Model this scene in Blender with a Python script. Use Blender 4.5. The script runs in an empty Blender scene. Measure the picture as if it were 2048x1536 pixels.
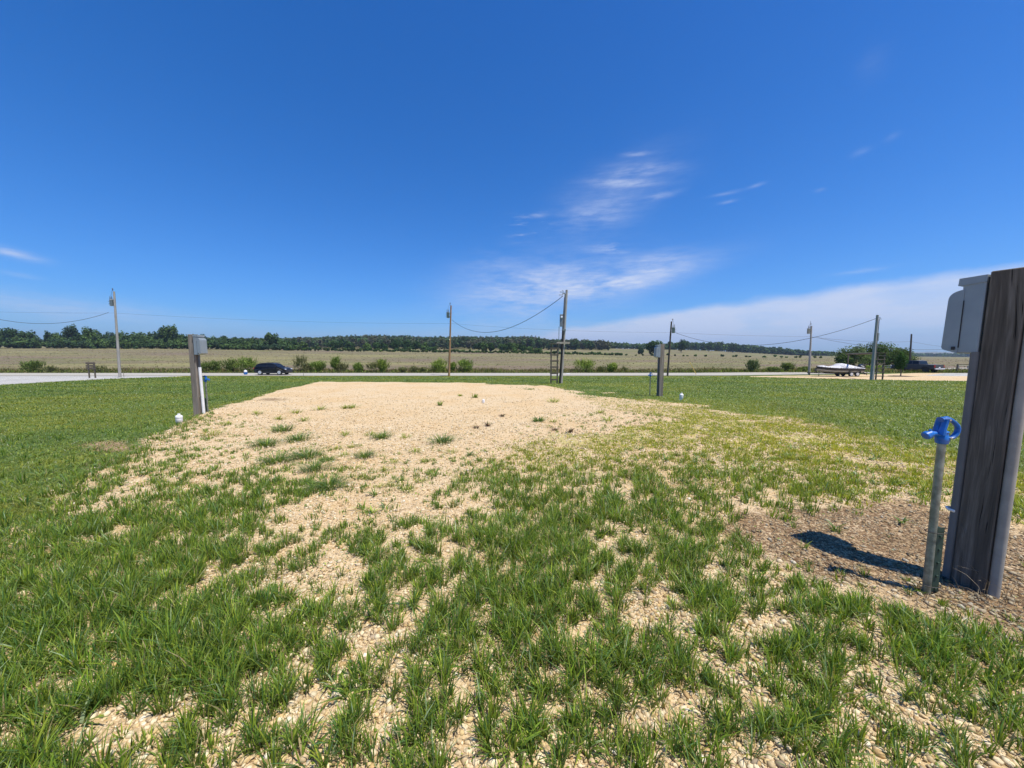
import bpy, bmesh, math, random
import numpy as np
from mathutils import Vector, Matrix
R = math.radians
# ------------------------------------------------------------------ camera, sky, sun, exposure
FPX, W0, H0, CAMH = 720.0, 2048.0, 1536.0, 1.6
PITCH = math.atan(62.0 / FPX)
SUN_EL, SUN_AZ = R(68.5), R(126)            # azimuth clockwise from +Y
sc = bpy.context.scene
cam = bpy.data.cameras.new("camera"); camo = bpy.data.objects.new("camera", cam)
sc.collection.objects.link(camo); sc.camera = camo
camo.location = (0, 0, CAMH); camo.rotation_euler = (math.pi / 2 - PITCH, 0, 0)
cam.sensor_width = 36; cam.lens = 36 * FPX / W0; cam.clip_start = 0.05; cam.clip_end = 20000
sc.view_settings.view_transform = 'Standard'; sc.view_settings.look = 'None'
sc.view_settings.gamma = 1; sc.view_settings.exposure = 0.36
sc.view_settings.use_curve_mapping = False
sun = bpy.data.lights.new("sun", 'SUN'); suno = bpy.data.objects.new("sun", sun)
sc.collection.objects.link(suno)
sun.energy = 5.0; sun.angle = R(0.5); sun.color = (1.0, 0.935, 0.82)
sdir = Vector((math.sin(SUN_AZ) * math.cos(SUN_EL), math.cos(SUN_AZ) * math.cos(SUN_EL), math.sin(SUN_EL)))
suno.rotation_euler = sdir.to_track_quat('Z', 'Y').to_euler()

CP, SP = math.cos(PITCH), math.sin(PITCH)
def ray(px, py):
    xc, yc = (px - 1024) / FPX, (py - 768) / FPX
    return np.array([xc, CP - yc * SP, -SP - yc * CP])
def azel(px, py):
    d = ray(px, py); d /= np.linalg.norm(d)
    return math.atan2(d[0], d[1]), math.asin(d[2])

# ---- node helpers
class NT:
    def __init__(s, tree): s.t = tree; s.n = tree.nodes; s.l = tree.links
    def new(s, typ, **k):
        n = s.n.new(typ)
        for a, v in k.items(): setattr(n, a, v)
        return n
    def put(s, sock, v):
        if v is None: return
        if isinstance(v, bpy.types.NodeSocket): s.l.new(v, sock)
        else: sock.default_value = v
    def math(s, op, a, b=None, c=None, clamp=False):
        n = s.new('ShaderNodeMath', operation=op, use_clamp=clamp)
        for i, v in enumerate((a, b, c)): s.put(n.inputs[i], v) if v is not None else None
        return n.outputs[0]
    def mapr(s, v, a, b, c=0.0, d=1.0, smooth=True):
        n = s.new('ShaderNodeMapRange', interpolation_type='SMOOTHSTEP' if smooth else 'LINEAR')
        for i, x in enumerate((v, a, b, c, d)): s.put(n.inputs[i], x)
        return n.outputs[0]
    def mix(s, f, a, b, mode='MIX'):
        n = s.new('ShaderNodeMix', data_type='RGBA', blend_type=mode)
        s.put(n.inputs[0], f); s.put(n.inputs[6], a); s.put(n.inputs[7], b)
        return n.outputs[2]
    def noise(s, vec, scale, detail=4.0, rough=0.55, col=False):
        n = s.new('ShaderNodeTexNoise'); s.put(n.inputs['Vector'], vec)
        n.inputs['Scale'].default_value = scale; n.inputs['Detail'].default_value = detail
        n.inputs['Roughness'].default_value = rough
        return n.outputs['Color' if col else 'Fac']
    def voro(s, vec, scale, out='Color', feat='F1'):
        n = s.new('ShaderNodeTexVoronoi', feature=feat); s.put(n.inputs['Vector'], vec)
        n.inputs['Scale'].default_value = scale
        return n.outputs[out]
    def mapping(s, vec, scale=(1, 1, 1), rot=(0, 0, 0), loc=(0, 0, 0)):
        n = s.new('ShaderNodeMapping'); s.put(n.inputs['Vector'], vec)
        n.inputs['Scale'].default_value = scale; n.inputs['Rotation'].default_value = rot
        n.inputs['Location'].default_value = loc
        return n.outputs[0]
    def ramp(s, f, stops):
        n = s.new('ShaderNodeValToRGB'); s.put(n.inputs[0], f)
        e = n.color_ramp.elements
        while len(e) < len(stops): e.new(0.5)
        for i, (p, c) in enumerate(stops): e[i].position = p; e[i].color = tuple(c) + (1,)
        return n.outputs[0]
    def attr(s, name, out='Color'):
        n = s.new('ShaderNodeAttribute', attribute_name=name); return n.outputs[out]

# ---- world
world = bpy.data.worlds.new("World"); sc.world = world; world.use_nodes = True
wt = NT(world.node_tree); wt.n.clear()
sky = wt.new('ShaderNodeTexSky', sky_type='NISHITA', sun_disc=False)
sky.sun_elevation = SUN_EL; sky.sun_rotation = SUN_AZ
sky.altitude = 150; sky.air_density = 1.0; sky.dust_density = 0.35; sky.ozone_density = 2.2
tc = wt.new('ShaderNodeTexCoord'); sep = wt.new('ShaderNodeSeparateXYZ')
wt.l.new(tc.outputs['Generated'], sep.inputs[0])
AZ = wt.math('ARCTAN2', sep.outputs[0], sep.outputs[1])
EL = wt.math('ARCSINE', sep.outputs[2])
cv = wt.new('ShaderNodeCombineXYZ'); wt.put(cv.inputs[0], AZ); wt.put(cv.inputs[1], EL)
CV = cv.outputs[0]
# cirrus: patches of thin cloud in the dome, shaped by stretched noise
warp = wt.noise(wt.mapping(CV, (7, 12, 1)), 1.0, 5, 0.6)
warp2 = wt.math('SUBTRACT', warp, 0.5)
fine = wt.noise(wt.mapping(CV, (8, 55, 1), (0, 0, R(-3))), 1.0, 7, 0.62)
wisp = wt.noise(wt.mapping(CV, (5, 17, 1), (0, 0, R(9))), 1.0, 8, 0.58)
def blob(px, py, rx, ry, rot, amp, tex, lo, hi):
    a0, e0 = azel(px, py)
    sx = 1 / (rx / FPX * math.cos(a0) ** 2 * 1.0); sy = 1 / (ry / FPX * math.cos(a0))
    dx = wt.math('SUBTRACT', AZ, a0); dy = wt.math('SUBTRACT', EL, e0)
    dy = wt.math('ADD', dy, wt.math('MULTIPLY', warp2, 0.05 if ry > 20 else 0.012))
    c, s_ = math.cos(rot), math.sin(rot)
    u = wt.math('ADD', wt.math('MULTIPLY', dx, c * sx), wt.math('MULTIPLY', dy, s_ * sx))
    v = wt.math('ADD', wt.math('MULTIPLY', dx, -s_ * sy), wt.math('MULTIPLY', dy, c * sy))
    r2 = wt.math('ADD', wt.math('MULTIPLY', u, u), wt.math('MULTIPLY', v, v))
    m = wt.math('EXPONENT', wt.math('MULTIPLY', r2, -1.0))
    t = wt.mapr(tex, lo, hi)
    return wt.math('MULTIPLY', wt.math('MULTIPLY', m, t), amp)
cl = None
for b in [(1245, 366, 62, 6, R(-6), .40, fine, .30, .5), (1262, 346, 55, 5, R(-4), .20, fine, .35, .6), (1300, 335, 60, 8, R(-8), .2, fine, .35, .6),
          (1215, 405, 105, 44, R(22), .27, wisp, .25, .7), (1190, 432, 60, 18, R(5), .22, fine, .35, .65), (1273, 307, 22, 3, R(-4), .3, fine, .3, .5),
          (1062, 455, 34, 20, R(2), .55, fine, .50, .66), (1075, 432, 14, 3, 0, .25, fine, .3, .5), (1320, 392, 30, 6, R(8), .3, fine, .35, .6),
          (1235, 497, 50, 8, R(-3), .45, fine, .45, .62), (1300, 525, 70, 14, R(8), .30, fine, .35, .6), (970, 530, 70, 26, R(15), .16, wisp, .3, .7),
          (1130, 568, 150, 40, R(4), .62, wisp, .28, .60), (1270, 560, 120, 18, R(10), .55, wisp, .25, .6), (1020, 605, 130, 44, R(8), .42, wisp, .2, .7),
          (1452, 386, 28, 2.5, 0, .16, fine, .2, .5), (1515, 370, 15, 2.5, R(4), .2, fine, .2, .5), (1455, 403, 16, 2.5, 0, .2, fine, .2, .5),
          (1722, 304, 16, 5, R(8), .12, fine, .3, .5), (1785, 273, 14, 5, R(12), .1, fine, .3, .5), (1745, 125, 30, 22, 0, .04, wisp, .2, .6),
          (20, 505, 60, 8, R(-8), .55, fine, .25, .55), (40, 550, 40, 5, R(-5), .2, fine, .3, .6), (60, 610, 290, 24, R(-4), .34, wisp, .15, .6), (1100, 672, 330, 26, R(1), .34, wisp, .1, .6), (480, 672, 420, 22, 0, .12, wisp, .1, .6),
          (330, 640, 240, 18, R(-3), .16, wisp, .2, .6), (1640, 380, 10, 3, 0, .15, fine, .2, .5), (1730, 540, 60, 4, R(2), .25, fine, .3, .6)]:
    r = blob(*b); cl = r if cl is None else wt.math('ADD', cl, r)
# the long bank low on the right: below a line rising to the right
pts = [(900, 700), (1130, 655), (1350, 618), (1560, 588), (1720, 566), (1830, 552), (1960, 530), (2048, 520), (2300, 480)]
az_pts = [azel(*p) for p in pts]
fc = wt.new('ShaderNodeFloatCurve'); A0, A1 = az_pts[0][0], 1.3
wt.put(fc.inputs['Value'], wt.mapr(AZ, A0, A1, 0, 1, False))
cur = fc.mapping.curves[0]
P = [((a - A0) / (A1 - A0), e * 3) for a, e in az_pts]
cur.points[0].location = P[0]; cur.points[1].location = (1.0, P[-1][1] * 1.05)
for p in P[1:]: cur.points.new(*p)
fc.mapping.update()
edge = wt.math('ADD', wt.math('MULTIPLY', fc.outputs[0], 1 / 3), wt.math('MULTIPLY', warp2, 0.035))
below = wt.math('SUBTRACT', edge, EL)
bank = wt.math('MULTIPLY', wt.mapr(below, -.004, .02), wt.mapr(below, .06, .17, 1, .25))
bank = wt.math('MULTIPLY', bank, wt.mapr(AZ, -.12, .25))
bank = wt.math('MULTIPLY', bank, wt.mapr(wisp, .18, .62, .45, .95))
fib = wt.noise(wt.mapping(CV, (26, 150, 1), (0, 0, R(5))), 1.0, 6, .6)
cl = wt.math('MULTIPLY', cl, wt.mapr(fib, .25, .75, .62, 1.25))
cl = wt.math('ADD', cl, wt.math('MULTIPLY', wt.math('MULTIPLY', bank, .97), wt.mapr(fib, .2, .8, .9, 1.06)))
cl = wt.math('MULTIPLY', wt.math('MINIMUM', cl, .9), wt.mapr(EL, -.01, .03))
# camera-like rendition of the blue
hs = wt.new('ShaderNodeHueSaturation'); hs.inputs['Saturation'].default_value = 1.22
hs.inputs['Hue'].default_value = 0.497
wt.l.new(sky.outputs[0], hs.inputs['Color'])
skyc = wt.mix(1.0, hs.outputs[0], (0.38, 0.80, 1.40, 1), 'MULTIPLY')
skyc = wt.mix(1.0, skyc, (0.20, 0.0, 0.0, 1), 'SUBTRACT')
skyc = wt.mix(wt.mapr(EL, .15, 1.0, 0, 1), skyc, wt.mix(1.0, skyc, (.80, .84, .95, 1), 'MULTIPLY'))
cloudc = wt.mix(cl, skyc, (6.2, 6.8, 8.4, 1))
bg = wt.new('ShaderNodeBackground'); wt.put(bg.inputs[0], cloudc); bg.inputs[1].default_value = 0.089
wo = wt.new('ShaderNodeOutputWorld'); wt.l.new(bg.outputs[0], wo.inputs[0])

# ------------------------------------------------------------------ numeric helpers
RNG = np.random.default_rng(7); random.seed(7)
_lat = np.random.default_rng(3).random((256, 256))
def vnoise(x, y, s=1.0, seed=0):
    x = np.asarray(x, float) / s + 37.3 * seed; y = np.asarray(y, float) / s + 11.7 * seed
    xi, yi = np.floor(x).astype(int), np.floor(y).astype(int)
    fx, fy = x - xi, y - yi; fx = fx * fx * (3 - 2 * fx); fy = fy * fy * (3 - 2 * fy)
    g = lambda a, b: _lat[a & 255, b & 255]
    return (g(xi, yi) * (1 - fx) + g(xi + 1, yi) * fx) * (1 - fy) + (g(xi, yi + 1) * (1 - fx) + g(xi + 1, yi + 1) * fx) * fy
def fbm(x, y, s=1.0, seed=0, o=3):
    t, a, tot = 0, 1.0, 0
    for k in range(o): t = t + a * vnoise(x, y, s / 2 ** k, seed + k); tot += a; a *= .5
    return t / tot
def sstep(x, a, b):
    t = np.clip((np.asarray(x, float) - a) / (b - a), 0, 1); return t * t * (3 - 2 * t)
def inpoly(x, y, poly):
    x = np.asarray(x, float); y = np.asarray(y, float); c = np.zeros(x.shape, bool); n = len(poly)
    for i in range(n):
        x1, y1 = poly[i]; x2, y2 = poly[(i + 1) % n]
        if y1 == y2: continue
        hit = ((y1 > y) != (y2 > y)) & (x < (x2 - x1) * (y - y1) / (y2 - y1) + x1); c ^= hit
    return c
# ------------------------------------------------------------------ terrain
_LY = [-50, 6, 10, 14.7, 20, 27, 35, 49, 300]
_LZ = [0, 0, -.08, -.18, -.40, -.69, -1.03, -1.6, -1.6]
def rowfar(px, y):   # image row at which the ground at distance y is seen: shapes the far country
    pxs = [0, 340, 560, 700, 1000, 1240, 1400, 1600, 2048]
    r250 = [697, 698, 701, 703, 706.5, 711, 713, 716, 718]
    r450 = [692, 693, 695, 699, 699, 701, 705, 713, 716]
    r700 = [688, 688, 688, 686, 686, 697, 700, 711, 715]
    r1500 = [694, 694, 694, 694, 695, 700, 708, 713.5, 714.5]
    r5000 = [704] * 9
    f = lambda r: np.interp(px, pxs, r)
    rows = [f(r250), f(r450), f(r700), f(r1500), f(r5000)]; ys = [250, 450, 700, 1500, 5000]
    out = rows[0]
    for i in range(4):
        t = np.clip((np.log(np.maximum(y, 1)) - math.log(ys[i])) / (math.log(ys[i + 1]) - math.log(ys[i])), 0, 1)
        out = np.where(y > ys[i], rows[i] * (1 - t) + rows[i + 1] * t, out)
    return out
PADL = [(0, -5.2), (4.1, -5.2), (7.65, -7.3), (9.2, -7.9), (11.8, -9.0), (16, -9.9), (19.6, -10.6), (22, -10.6)]
PADR = [(0, 5.0), (9, 4.6), (12, 4.2), (15, 3.1), (17.4, 2.1), (19.6, -.2), (22, -1)]
def padmask(x, y):
    l = np.interp(y, [p[0] for p in PADL], [p[1] for p in PADL])
    r = np.interp(y, [p[0] for p in PADR], [p[1] for p in PADR])
    wob = (fbm(x, y, 1.6, 5) - .5) * .5
    wl = .5 + .12 * np.maximum(y - 5, 0)
    return np.minimum(sstep(x - l + wob, -wl, .1), sstep(r - x + wob, -1.5, .8)) * sstep(19.9 - y + .3 * wob, -.9, .1)
def H(x, y):
    x = np.asarray(x, float); y = np.asarray(y, float)
    L = np.interp(y, _LY, _LZ)
    left = sstep(-x, 4.5, 10) * sstep(y, 3, 9) * sstep(40 - y, 0, 25) * .16
    L = L - left
    M = padmask(x, y)
    padz = np.interp(y, [0, 8, 19.9, 60], [0, 0, .05, .05])
    z = L * (1 - M) + padz * M
    far = np.maximum(y, 62.0); u = x / far
    px = np.clip(1024 + FPX * u, -700, 2700)
    zf = CAMH + far * (706 - rowfar(np.clip(px, 0, 2048), far)) / FPX
    z250 = CAMH + 250 * (706 - rowfar(np.clip(px, 0, 2048), 250.0)) / FPX
    t = np.clip((y - 66) / (250 - 66), 0, 1)
    zfield = -1.6 * (1 - t) + z250 * t
    z = np.where(y > 66, np.where(y > 250, zf, zfield), z)
    near = sstep(30 - y, 0, 20)
    z = z + near * ((fbm(x, y, .55, 11) - .5) * .035 + (fbm(x, y, .12, 12, 2) - .5) * .012)
    z = z + (fbm(x, y, 9, 14) - .5) * .10 * sstep(y, 60, 120)
    z = z - .22 * np.exp(-((y - 60.6) / 1.6) ** 2) * sstep(40 - x, 0, 20)       # ditch beyond the road
    return z
def G(px, py):       # where a line of sight meets the terrain
    d = ray(px, py); d = d / d[1]
    ys = np.concatenate([np.linspace(.5, 80, 1600), np.geomspace(80, 6000, 900)])
    gap = CAMH + d[2] * ys - H(d[0] * ys, ys)
    i = int(np.argmax(gap < 0)) if (gap < 0).any() else len(ys) - 1
    lo, hi = ys[max(i - 1, 0)], ys[i]
    for _ in range(20):
        m = (lo + hi) / 2
        if CAMH + d[2] * m - float(H(d[0] * m, m)) < 0: hi = m
        else: lo = m
    return Vector((d[0] * hi, hi, float(H(d[0] * hi, hi))))
def P3(px, py, y):   # the point at ground distance y seen at px, py
    d = ray(px, py); d = d / d[1]; return Vector((d[0] * y, y, CAMH + d[2] * y))
def onground(px, y):
    x = (px - 1024) / FPX * (y * CP + (CAMH - float(H((px - 1024) / FPX * y, y))) * SP)
    return Vector((x, y, float(H(x, y))))
def proj(x, y, z):
    dz = z - CAMH; zc = y * CP - dz * SP; yc = -(y * SP + dz * CP)
    zc = np.maximum(zc, .05)
    return 1024 + FPX * x / zc, 768 + FPX * yc / zc

# ground cover read off the place: coverage of green (0..9) on a coarse grid
COLS = np.arange(17) * 128
ROWS = np.array([780, 830, 880, 930, 980, 1030, 1080, 1130, 1180, 1230, 1280, 1330, 1380, 1430, 1480, 1540])
COV = np.array([[int(c) for c in r] for r in [
 "99999000077888899", "99970000023666899", "99731100123566799", "99643323556676678", "98367423677686435",
 "84685223677653235", "46885348966532121", "67887358987632111", "89963477877754211", "99888688966766532",
 "78997577977766654", "68897477687766666", "67989578676656665", "87788467775656556", "86367676557657556",
 "97534766475555555"]], float)
def gridval(Gd, px, py):
    cx = np.clip(px / 128, 0, 15.999); i = cx.astype(int); fx = cx - i
    ry = np.interp(py, ROWS, np.arange(len(ROWS))); j = np.clip(ry.astype(int), 0, len(ROWS) - 2); fy = np.clip(ry - j, 0, 1)
    return (Gd[j, i] * (1 - fx) + Gd[j, i + 1] * fx) * (1 - fy) + (Gd[j + 1, i] * (1 - fx) + Gd[j + 1, i + 1] * fx) * fy
LB = ([748, 764, 780, 800, 820, 850, 880, 920, 960, 1000, 1050, 1085, 1100], [640, 640, 560, 500, 420, 345, 300, 235, 140, 90, 30, 0, -600])
RB = ([748, 763.5, 766, 772, 790, 800, 820, 850, 880, 920, 960, 1000, 1100], [640, 660, 1010, 1080, 1170, 1250, 1480, 1660, 1780, 1930, 2080, 2200, 3000])
BARE = [(1430, 1030), (1560, 1012), (1750, 1010), (1850, 1000), (2048, 1060), (2300, 1080), (2300, 1420), (2048, 1300), (1900, 1230), (1780, 1190), (1650, 1160), (1500, 1110)]
PADG = [(600, 760), (1010, 766), (1100, 773), (1160, 792), (1205, 817), (1345, 836), (1190, 866), (1000, 880), (880, 905), (700, 1100), (500, 1000)]
def zones(x, y):
    """green cover, mown lawn, yellow, bare soil: each 0..1 for ground points"""
    x = np.asarray(x, float); y = np.asarray(y, float)
    yy = np.maximum(y, .7)
    px, py = proj(x, yy, H(x, yy)); px = np.clip(px, -900, 3000)
    wob = (fbm(x, y, .5, 21) - .5); 
    pxw = px + wob * 110 * np.clip(4 / yy, .15, 1.3); pyw = py + (fbm(x, y, .5, 27) - .5) * 30
    cov = gridval(COV, np.clip(pxw, 0, 2047), pyw) / 9
    lb = np.interp(py, *LB); rb = np.interp(py, *RB)
    soft = np.interp(py, [760, 800, 900, 1000], [3, 8, 25, 40])
    lawn = np.maximum(sstep(lb - pxw, -soft, soft), sstep(pxw - rb + (fbm(x, y, .9, 77) - .5) * 260, -soft * 5 - 30, soft * 5 + 30))
    lawn = np.where(py < 763, 1.0, lawn); lawn = np.where(y > 20.6, 1.0, lawn)
    lawn = lawn * (1 - sstep(py, 1020, 1110)) 
    yel = np.exp(-((py - np.interp(px, [1000, 1400, 1800, 2048], [880, 850, 900, 950])) / 62) ** 2) * sstep(px, 880, 1180)
    yel = np.maximum(yel, .35 * sstep(px, 1300, 1700) * sstep(1050 - py, 0, 100))
    yel = np.maximum(yel, .75 * sstep(px, 1240, 1420) * sstep(py, 800, 825) * sstep(930 - py, 0, 40))
    yel = yel * (1 - inpoly(px + wob * 60, py + wob * 10, PADG))
    yel = yel * (1 - .85 * lawn)
    bare = 0.0
    for k in range(7):
        w1 = (fbm(x, y, .16, 81 + k) - .5) * 170 + math.cos(k * 2.4) * 26; w2 = (fbm(x, y, .16, 91 + k) - .5) * 70 + math.sin(k * 2.4) * 13
        bare = bare + inpoly(pxw + w1, pyw + w2, BARE).astype(float) / 7
    bare = np.maximum(bare, .9 * np.exp(-((px - 215) / 75) ** 2 - ((py - 893) / 16) ** 2))
    bare = np.maximum(bare, .8 * np.exp(-((px - 545) / 40) ** 2 - ((py - 799) / 4) ** 2))
    bare = np.maximum(bare, .55 * np.exp(-((px - 1780) / 110) ** 2 - ((py - 945) / 20) ** 2))
    return cov, lawn, yel, bare, px, py

# ------------------------------------------------------------------ mesh helpers
def link(o): sc.collection.objects.link(o); return o
def npmesh(name, verts, faces_list, mat, cols=None, smooth=False, attr="Col"):
    """faces_list: list of (n,k) int arrays"""
    me = bpy.data.meshes.new(name)
    v = np.ascontiguousarray(verts, np.float32)
    me.vertices.add(len(v)); me.vertices.foreach_set('co', v.ravel())
    loops = np.concatenate([f.ravel() for f in faces_list]).astype(np.int32)
    tot = np.concatenate([np.full(len(f), f.shape[1], np.int32) for f in faces_list])
    st = np.concatenate([[0], np.cumsum(tot)[:-1]]).astype(np.int32)
    me.loops.add(len(loops)); me.loops.foreach_set('vertex_index', loops)
    me.polygons.add(len(tot)); me.polygons.foreach_set('loop_start', st)
    try: me.polygons.foreach_set('loop_total', tot)
    except Exception: pass
    if smooth: me.polygons.foreach_set('use_smooth', np.ones(len(tot), bool))
    me.update(calc_edges=True)
    if cols is not None:
        for nm, c in (cols.items() if isinstance(cols, dict) else [(attr, cols)]):
            a = me.color_attributes.new(nm, 'FLOAT_COLOR', 'POINT')
            cc = np.ones((len(v), 4), np.float32); cc[:, :c.shape[1]] = c
            a.data.foreach_set('color', cc.ravel())
    me.materials.append(mat)
    return me
class MB:
    """collects shapes for one mesh object"""
    def __init__(s): s.v = []; s.f = []
    def add(s, vs, fs):
        b = len(s.v); s.v += [tuple(v) for v in vs]; s.f += [tuple(b + i for i in f) for f in fs]; return s
    def box(s, c, d, rot=None, bev=0.0, taper=1.0):
        hx, hy, hz = d[0] / 2, d[1] / 2, d[2] / 2
        M = (Matrix.Rotation(rot[2], 3, 'Z') @ Matrix.Rotation(rot[1], 3, 'Y') @ Matrix.Rotation(rot[0], 3, 'X')) if rot else Matrix.Identity(3)
        b = min(bev, hx * .9, hy * .9, hz * .9)
        if b <= 0:
            vs = [Vector((sx * hx * (taper if sz > 0 else 1), sy * hy * (taper if sz > 0 else 1), sz * hz)) for sz in (-1, 1) for sx, sy in ((-1, -1), (1, -1), (1, 1), (-1, 1))]
            fs = [(3, 2, 1, 0), (4, 5, 6, 7), (0, 1, 5, 4), (1, 2, 6, 5), (2, 3, 7, 6), (3, 0, 4, 7)]
        else:
            def ringz(z, ins):
                X, Y = hx - ins, hy - ins
                c_ = b * .999
                return [(-X + c_ , -Y, z), (X - c_, -Y, z), (X, -Y + c_, z), (X, Y - c_, z), (X - c_, Y, z), (-X + c_, Y, z), (-X, Y - c_, z), (-X, -Y + c_, z)] if ins == 0 else \
                       [(-X, -Y, z), (X, -Y, z), (X, -Y, z), (X, Y, z), (X, Y, z), (-X, Y, z), (-X, Y, z), (-X, -Y, z)]
            rs = [ringz(-hz, b * .999), ringz(-hz + b, 0), ringz(hz - b, 0), ringz(hz, b * .999)]
            vs = [Vector(p) for r_ in rs for p in r_]; fs = [tuple(reversed(range(8))), tuple(range(24, 32))]
            for k in range(3):
                for i in range(8): j = (i + 1) % 8; fs.append((k * 8 + i, k * 8 + j, k * 8 + 8 + j, k * 8 + 8 + i))
        return s.add([Vector(c) + M @ v for v in vs], fs)
    def tube(s, pts, r, n=8, caps=True, flat=None):
        pts = [Vector(p) for p in pts]; rr = r if hasattr(r, '__len__') else [r] * len(pts)
        vs, fs = [], []; up = Vector((0, 0, 1)); prev = None
        for i, p in enumerate(pts):
            t = (pts[min(i + 1, len(pts) - 1)] - pts[max(i - 1, 0)]).normalized()
            a = prev - t * prev.dot(t) if prev is not None else (t.cross(up) if abs(t.z) < .95 else t.cross(Vector((0, 1, 0))))
            a.normalize(); b = t.cross(a).normalized(); prev = a
            for k in range(n):
                th = 2 * math.pi * (k + .5) / n; ca, sa = math.cos(th) * rr[i], math.sin(th) * rr[i]
                if flat: ca *= flat[0]; sa *= flat[1]
                vs.append(p + a * ca + b * sa)
        for i in range(len(pts) - 1):
            for k in range(n): j = (k + 1) % n; fs.append((i * n + k, i * n + j, (i + 1) * n + j, (i + 1) * n + k))
        if caps: fs += [tuple(reversed(range(n))), tuple(range((len(pts) - 1) * n, len(pts) * n))]
        return s.add(vs, fs)
    def lathe(s, prof, n=20, M=None):
        M = M or Matrix.Identity(4); vs, fs = [], []
        for r, z in prof:
            for k in range(n): th = 2 * math.pi * k / n; vs.append(M @ Vector((r * math.cos(th), r * math.sin(th), z)))
        for i in range(len(prof) - 1):
            for k in range(n): j = (k + 1) % n; fs.append((i * n + k, i * n + j, (i + 1) * n + j, (i + 1) * n + k))
        fs += [tuple(reversed(range(n))), tuple(range((len(prof) - 1) * n, len(prof) * n))]
        return s.add(vs, fs)
    def prism(s, outline, hw, M=None, y0=0.0):
        """outline in x,z; extruded along y from -hw to hw; hw may be a function of z or x"""
        M = M or Matrix.Identity(4); n = len(outline)
        g = hw if callable(hw) else (lambda x, z: hw)
        vs = [M @ Vector((x, y0 - g(x, z), z)) for x, z in outline] + [M @ Vector((x, y0 + g(x, z), z)) for x, z in outline]
        fs = [tuple(range(n)), tuple(reversed(range(n, 2 * n)))]
        for i in range(n): j = (i + 1) % n; fs.append((j, i, i + n, j + n))
        return s.add(vs, fs)
    def build(s, name, mat, parent=None, label=None, smooth=False, loc=None):
        me = bpy.data.meshes.new(name); me.from_pydata(s.v, [], s.f); me.materials.append(mat)
        bm = bmesh.new(); bm.from_mesh(me)
        bmesh.ops.remove_doubles(bm, verts=bm.verts, dist=1e-5); bmesh.ops.recalc_face_normals(bm, faces=bm.faces)
        bm.to_mesh(me); bm.free()
        if smooth: me.polygons.foreach_set('use_smooth', [True] * len(me.polygons))
        if smooth:
            try: me.set_sharp_from_angle(angle=R(38))
            except Exception: pass
        o = link(bpy.data.objects.new(name, me))
        if parent: o.parent = parent
        if loc: o.location = loc
        if label: o['label'] = label
        return o
def tag(o, label=None, cat=None, group=None, kind=None):
    if label: o['label'] = label
    if cat: o['category'] = cat
    if group: o['group'] = group
    if kind: o['kind'] = kind
    return o
def thing(name, label, cat, loc=(0, 0, 0), rz=0.0, group=None):
    o = link(bpy.data.objects.new(name, None)); o.location = loc; o.rotation_euler = (0, 0, rz); o.empty_display_size = .2
    return tag(o, label, cat, group)

# ------------------------------------------------------------------ materials
def newmat(name):
    m = bpy.data.materials.new(name); m.use_nodes = True; t = NT(m.node_tree); t.n.clear()
    out = t.new('ShaderNodeOutputMaterial'); return m, t, out
def pbr(t, out, col, rough=.6, metal=0.0, bump=None, bstr=.3, bdist=.01, spec=None, normal=None):
    p = t.new('ShaderNodeBsdfPrincipled')
    t.put(p.inputs['Base Color'], col); t.put(p.inputs['Roughness'], rough); t.put(p.inputs['Metallic'], metal)
    if spec is not None: p.inputs['Specular IOR Level'].default_value = spec
    if bump is not None:
        b = t.new('ShaderNodeBump'); b.inputs['Strength'].default_value = bstr; b.inputs['Distance'].default_value = bdist
        t.put(b.inputs['Height'], bump); t.l.new(b.outputs[0], p.inputs['Normal'])
    t.l.new(p.outputs[0], out.inputs[0]); return p
def simple(name, col, rough=.5, metal=0.0, var=.12, scale=9.0, spec=None, bs=.05):
    m, t, out = newmat(name); co = t.new('ShaderNodeTexCoord').outputs['Object']
    n = t.noise(co, scale, 6, .6)
    dark = tuple(c * (1 - var * 1.6) for c in col) + (1,); lite = tuple(min(1, c * (1 + var)) for c in col) + (1,)
    pbr(t, out, t.mix(t.mapr(n, .3, .7), dark, lite), t.mapr(n, 0, 1, rough * .85, min(1, rough * 1.15)), metal, n, bs, .004, spec)
    return m
def leafmat(name, trans=.35, gloss=.12, rough=.45):
    m, t, out = newmat(name); c = t.attr('Col')
    d = t.new('ShaderNodeBsdfDiffuse'); t.put(d.inputs[0], c)
    tr = t.new('ShaderNodeBsdfTranslucent'); t.put(tr.inputs[0], t.mix(1.0, c, (1.25, 1.25, .55, 1), 'MULTIPLY'))
    g = t.new('ShaderNodeBsdfGlossy'); g.inputs['Roughness'].default_value = rough; g.inputs[0].default_value = (.9, .95, .9, 1)
    a = t.new('ShaderNodeMixShader'); a.inputs[0].default_value = trans; t.l.new(d.outputs[0], a.inputs[1]); t.l.new(tr.outputs[0], a.inputs[2])
    lw = t.new('ShaderNodeLayerWeight'); lw.inputs[0].default_value = .25
    b = t.new('ShaderNodeMixShader'); t.put(b.inputs[0], t.math('MULTIPLY', lw.outputs['Facing'], gloss * 2, clamp=True)); t.l.new(a.outputs[0], b.inputs[1]); t.l.new(g.outputs[0], b.inputs[2])
    t.l.new((b if gloss > 0 else a).outputs[0], out.inputs[0]); return m
M = {}
M['grass'] = leafmat('grass_blades', .45, .12)
M['leaf'] = leafmat('leaves', .25, .0)
M['forest'] = leafmat('forest_leaves', .12, .0)
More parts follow.
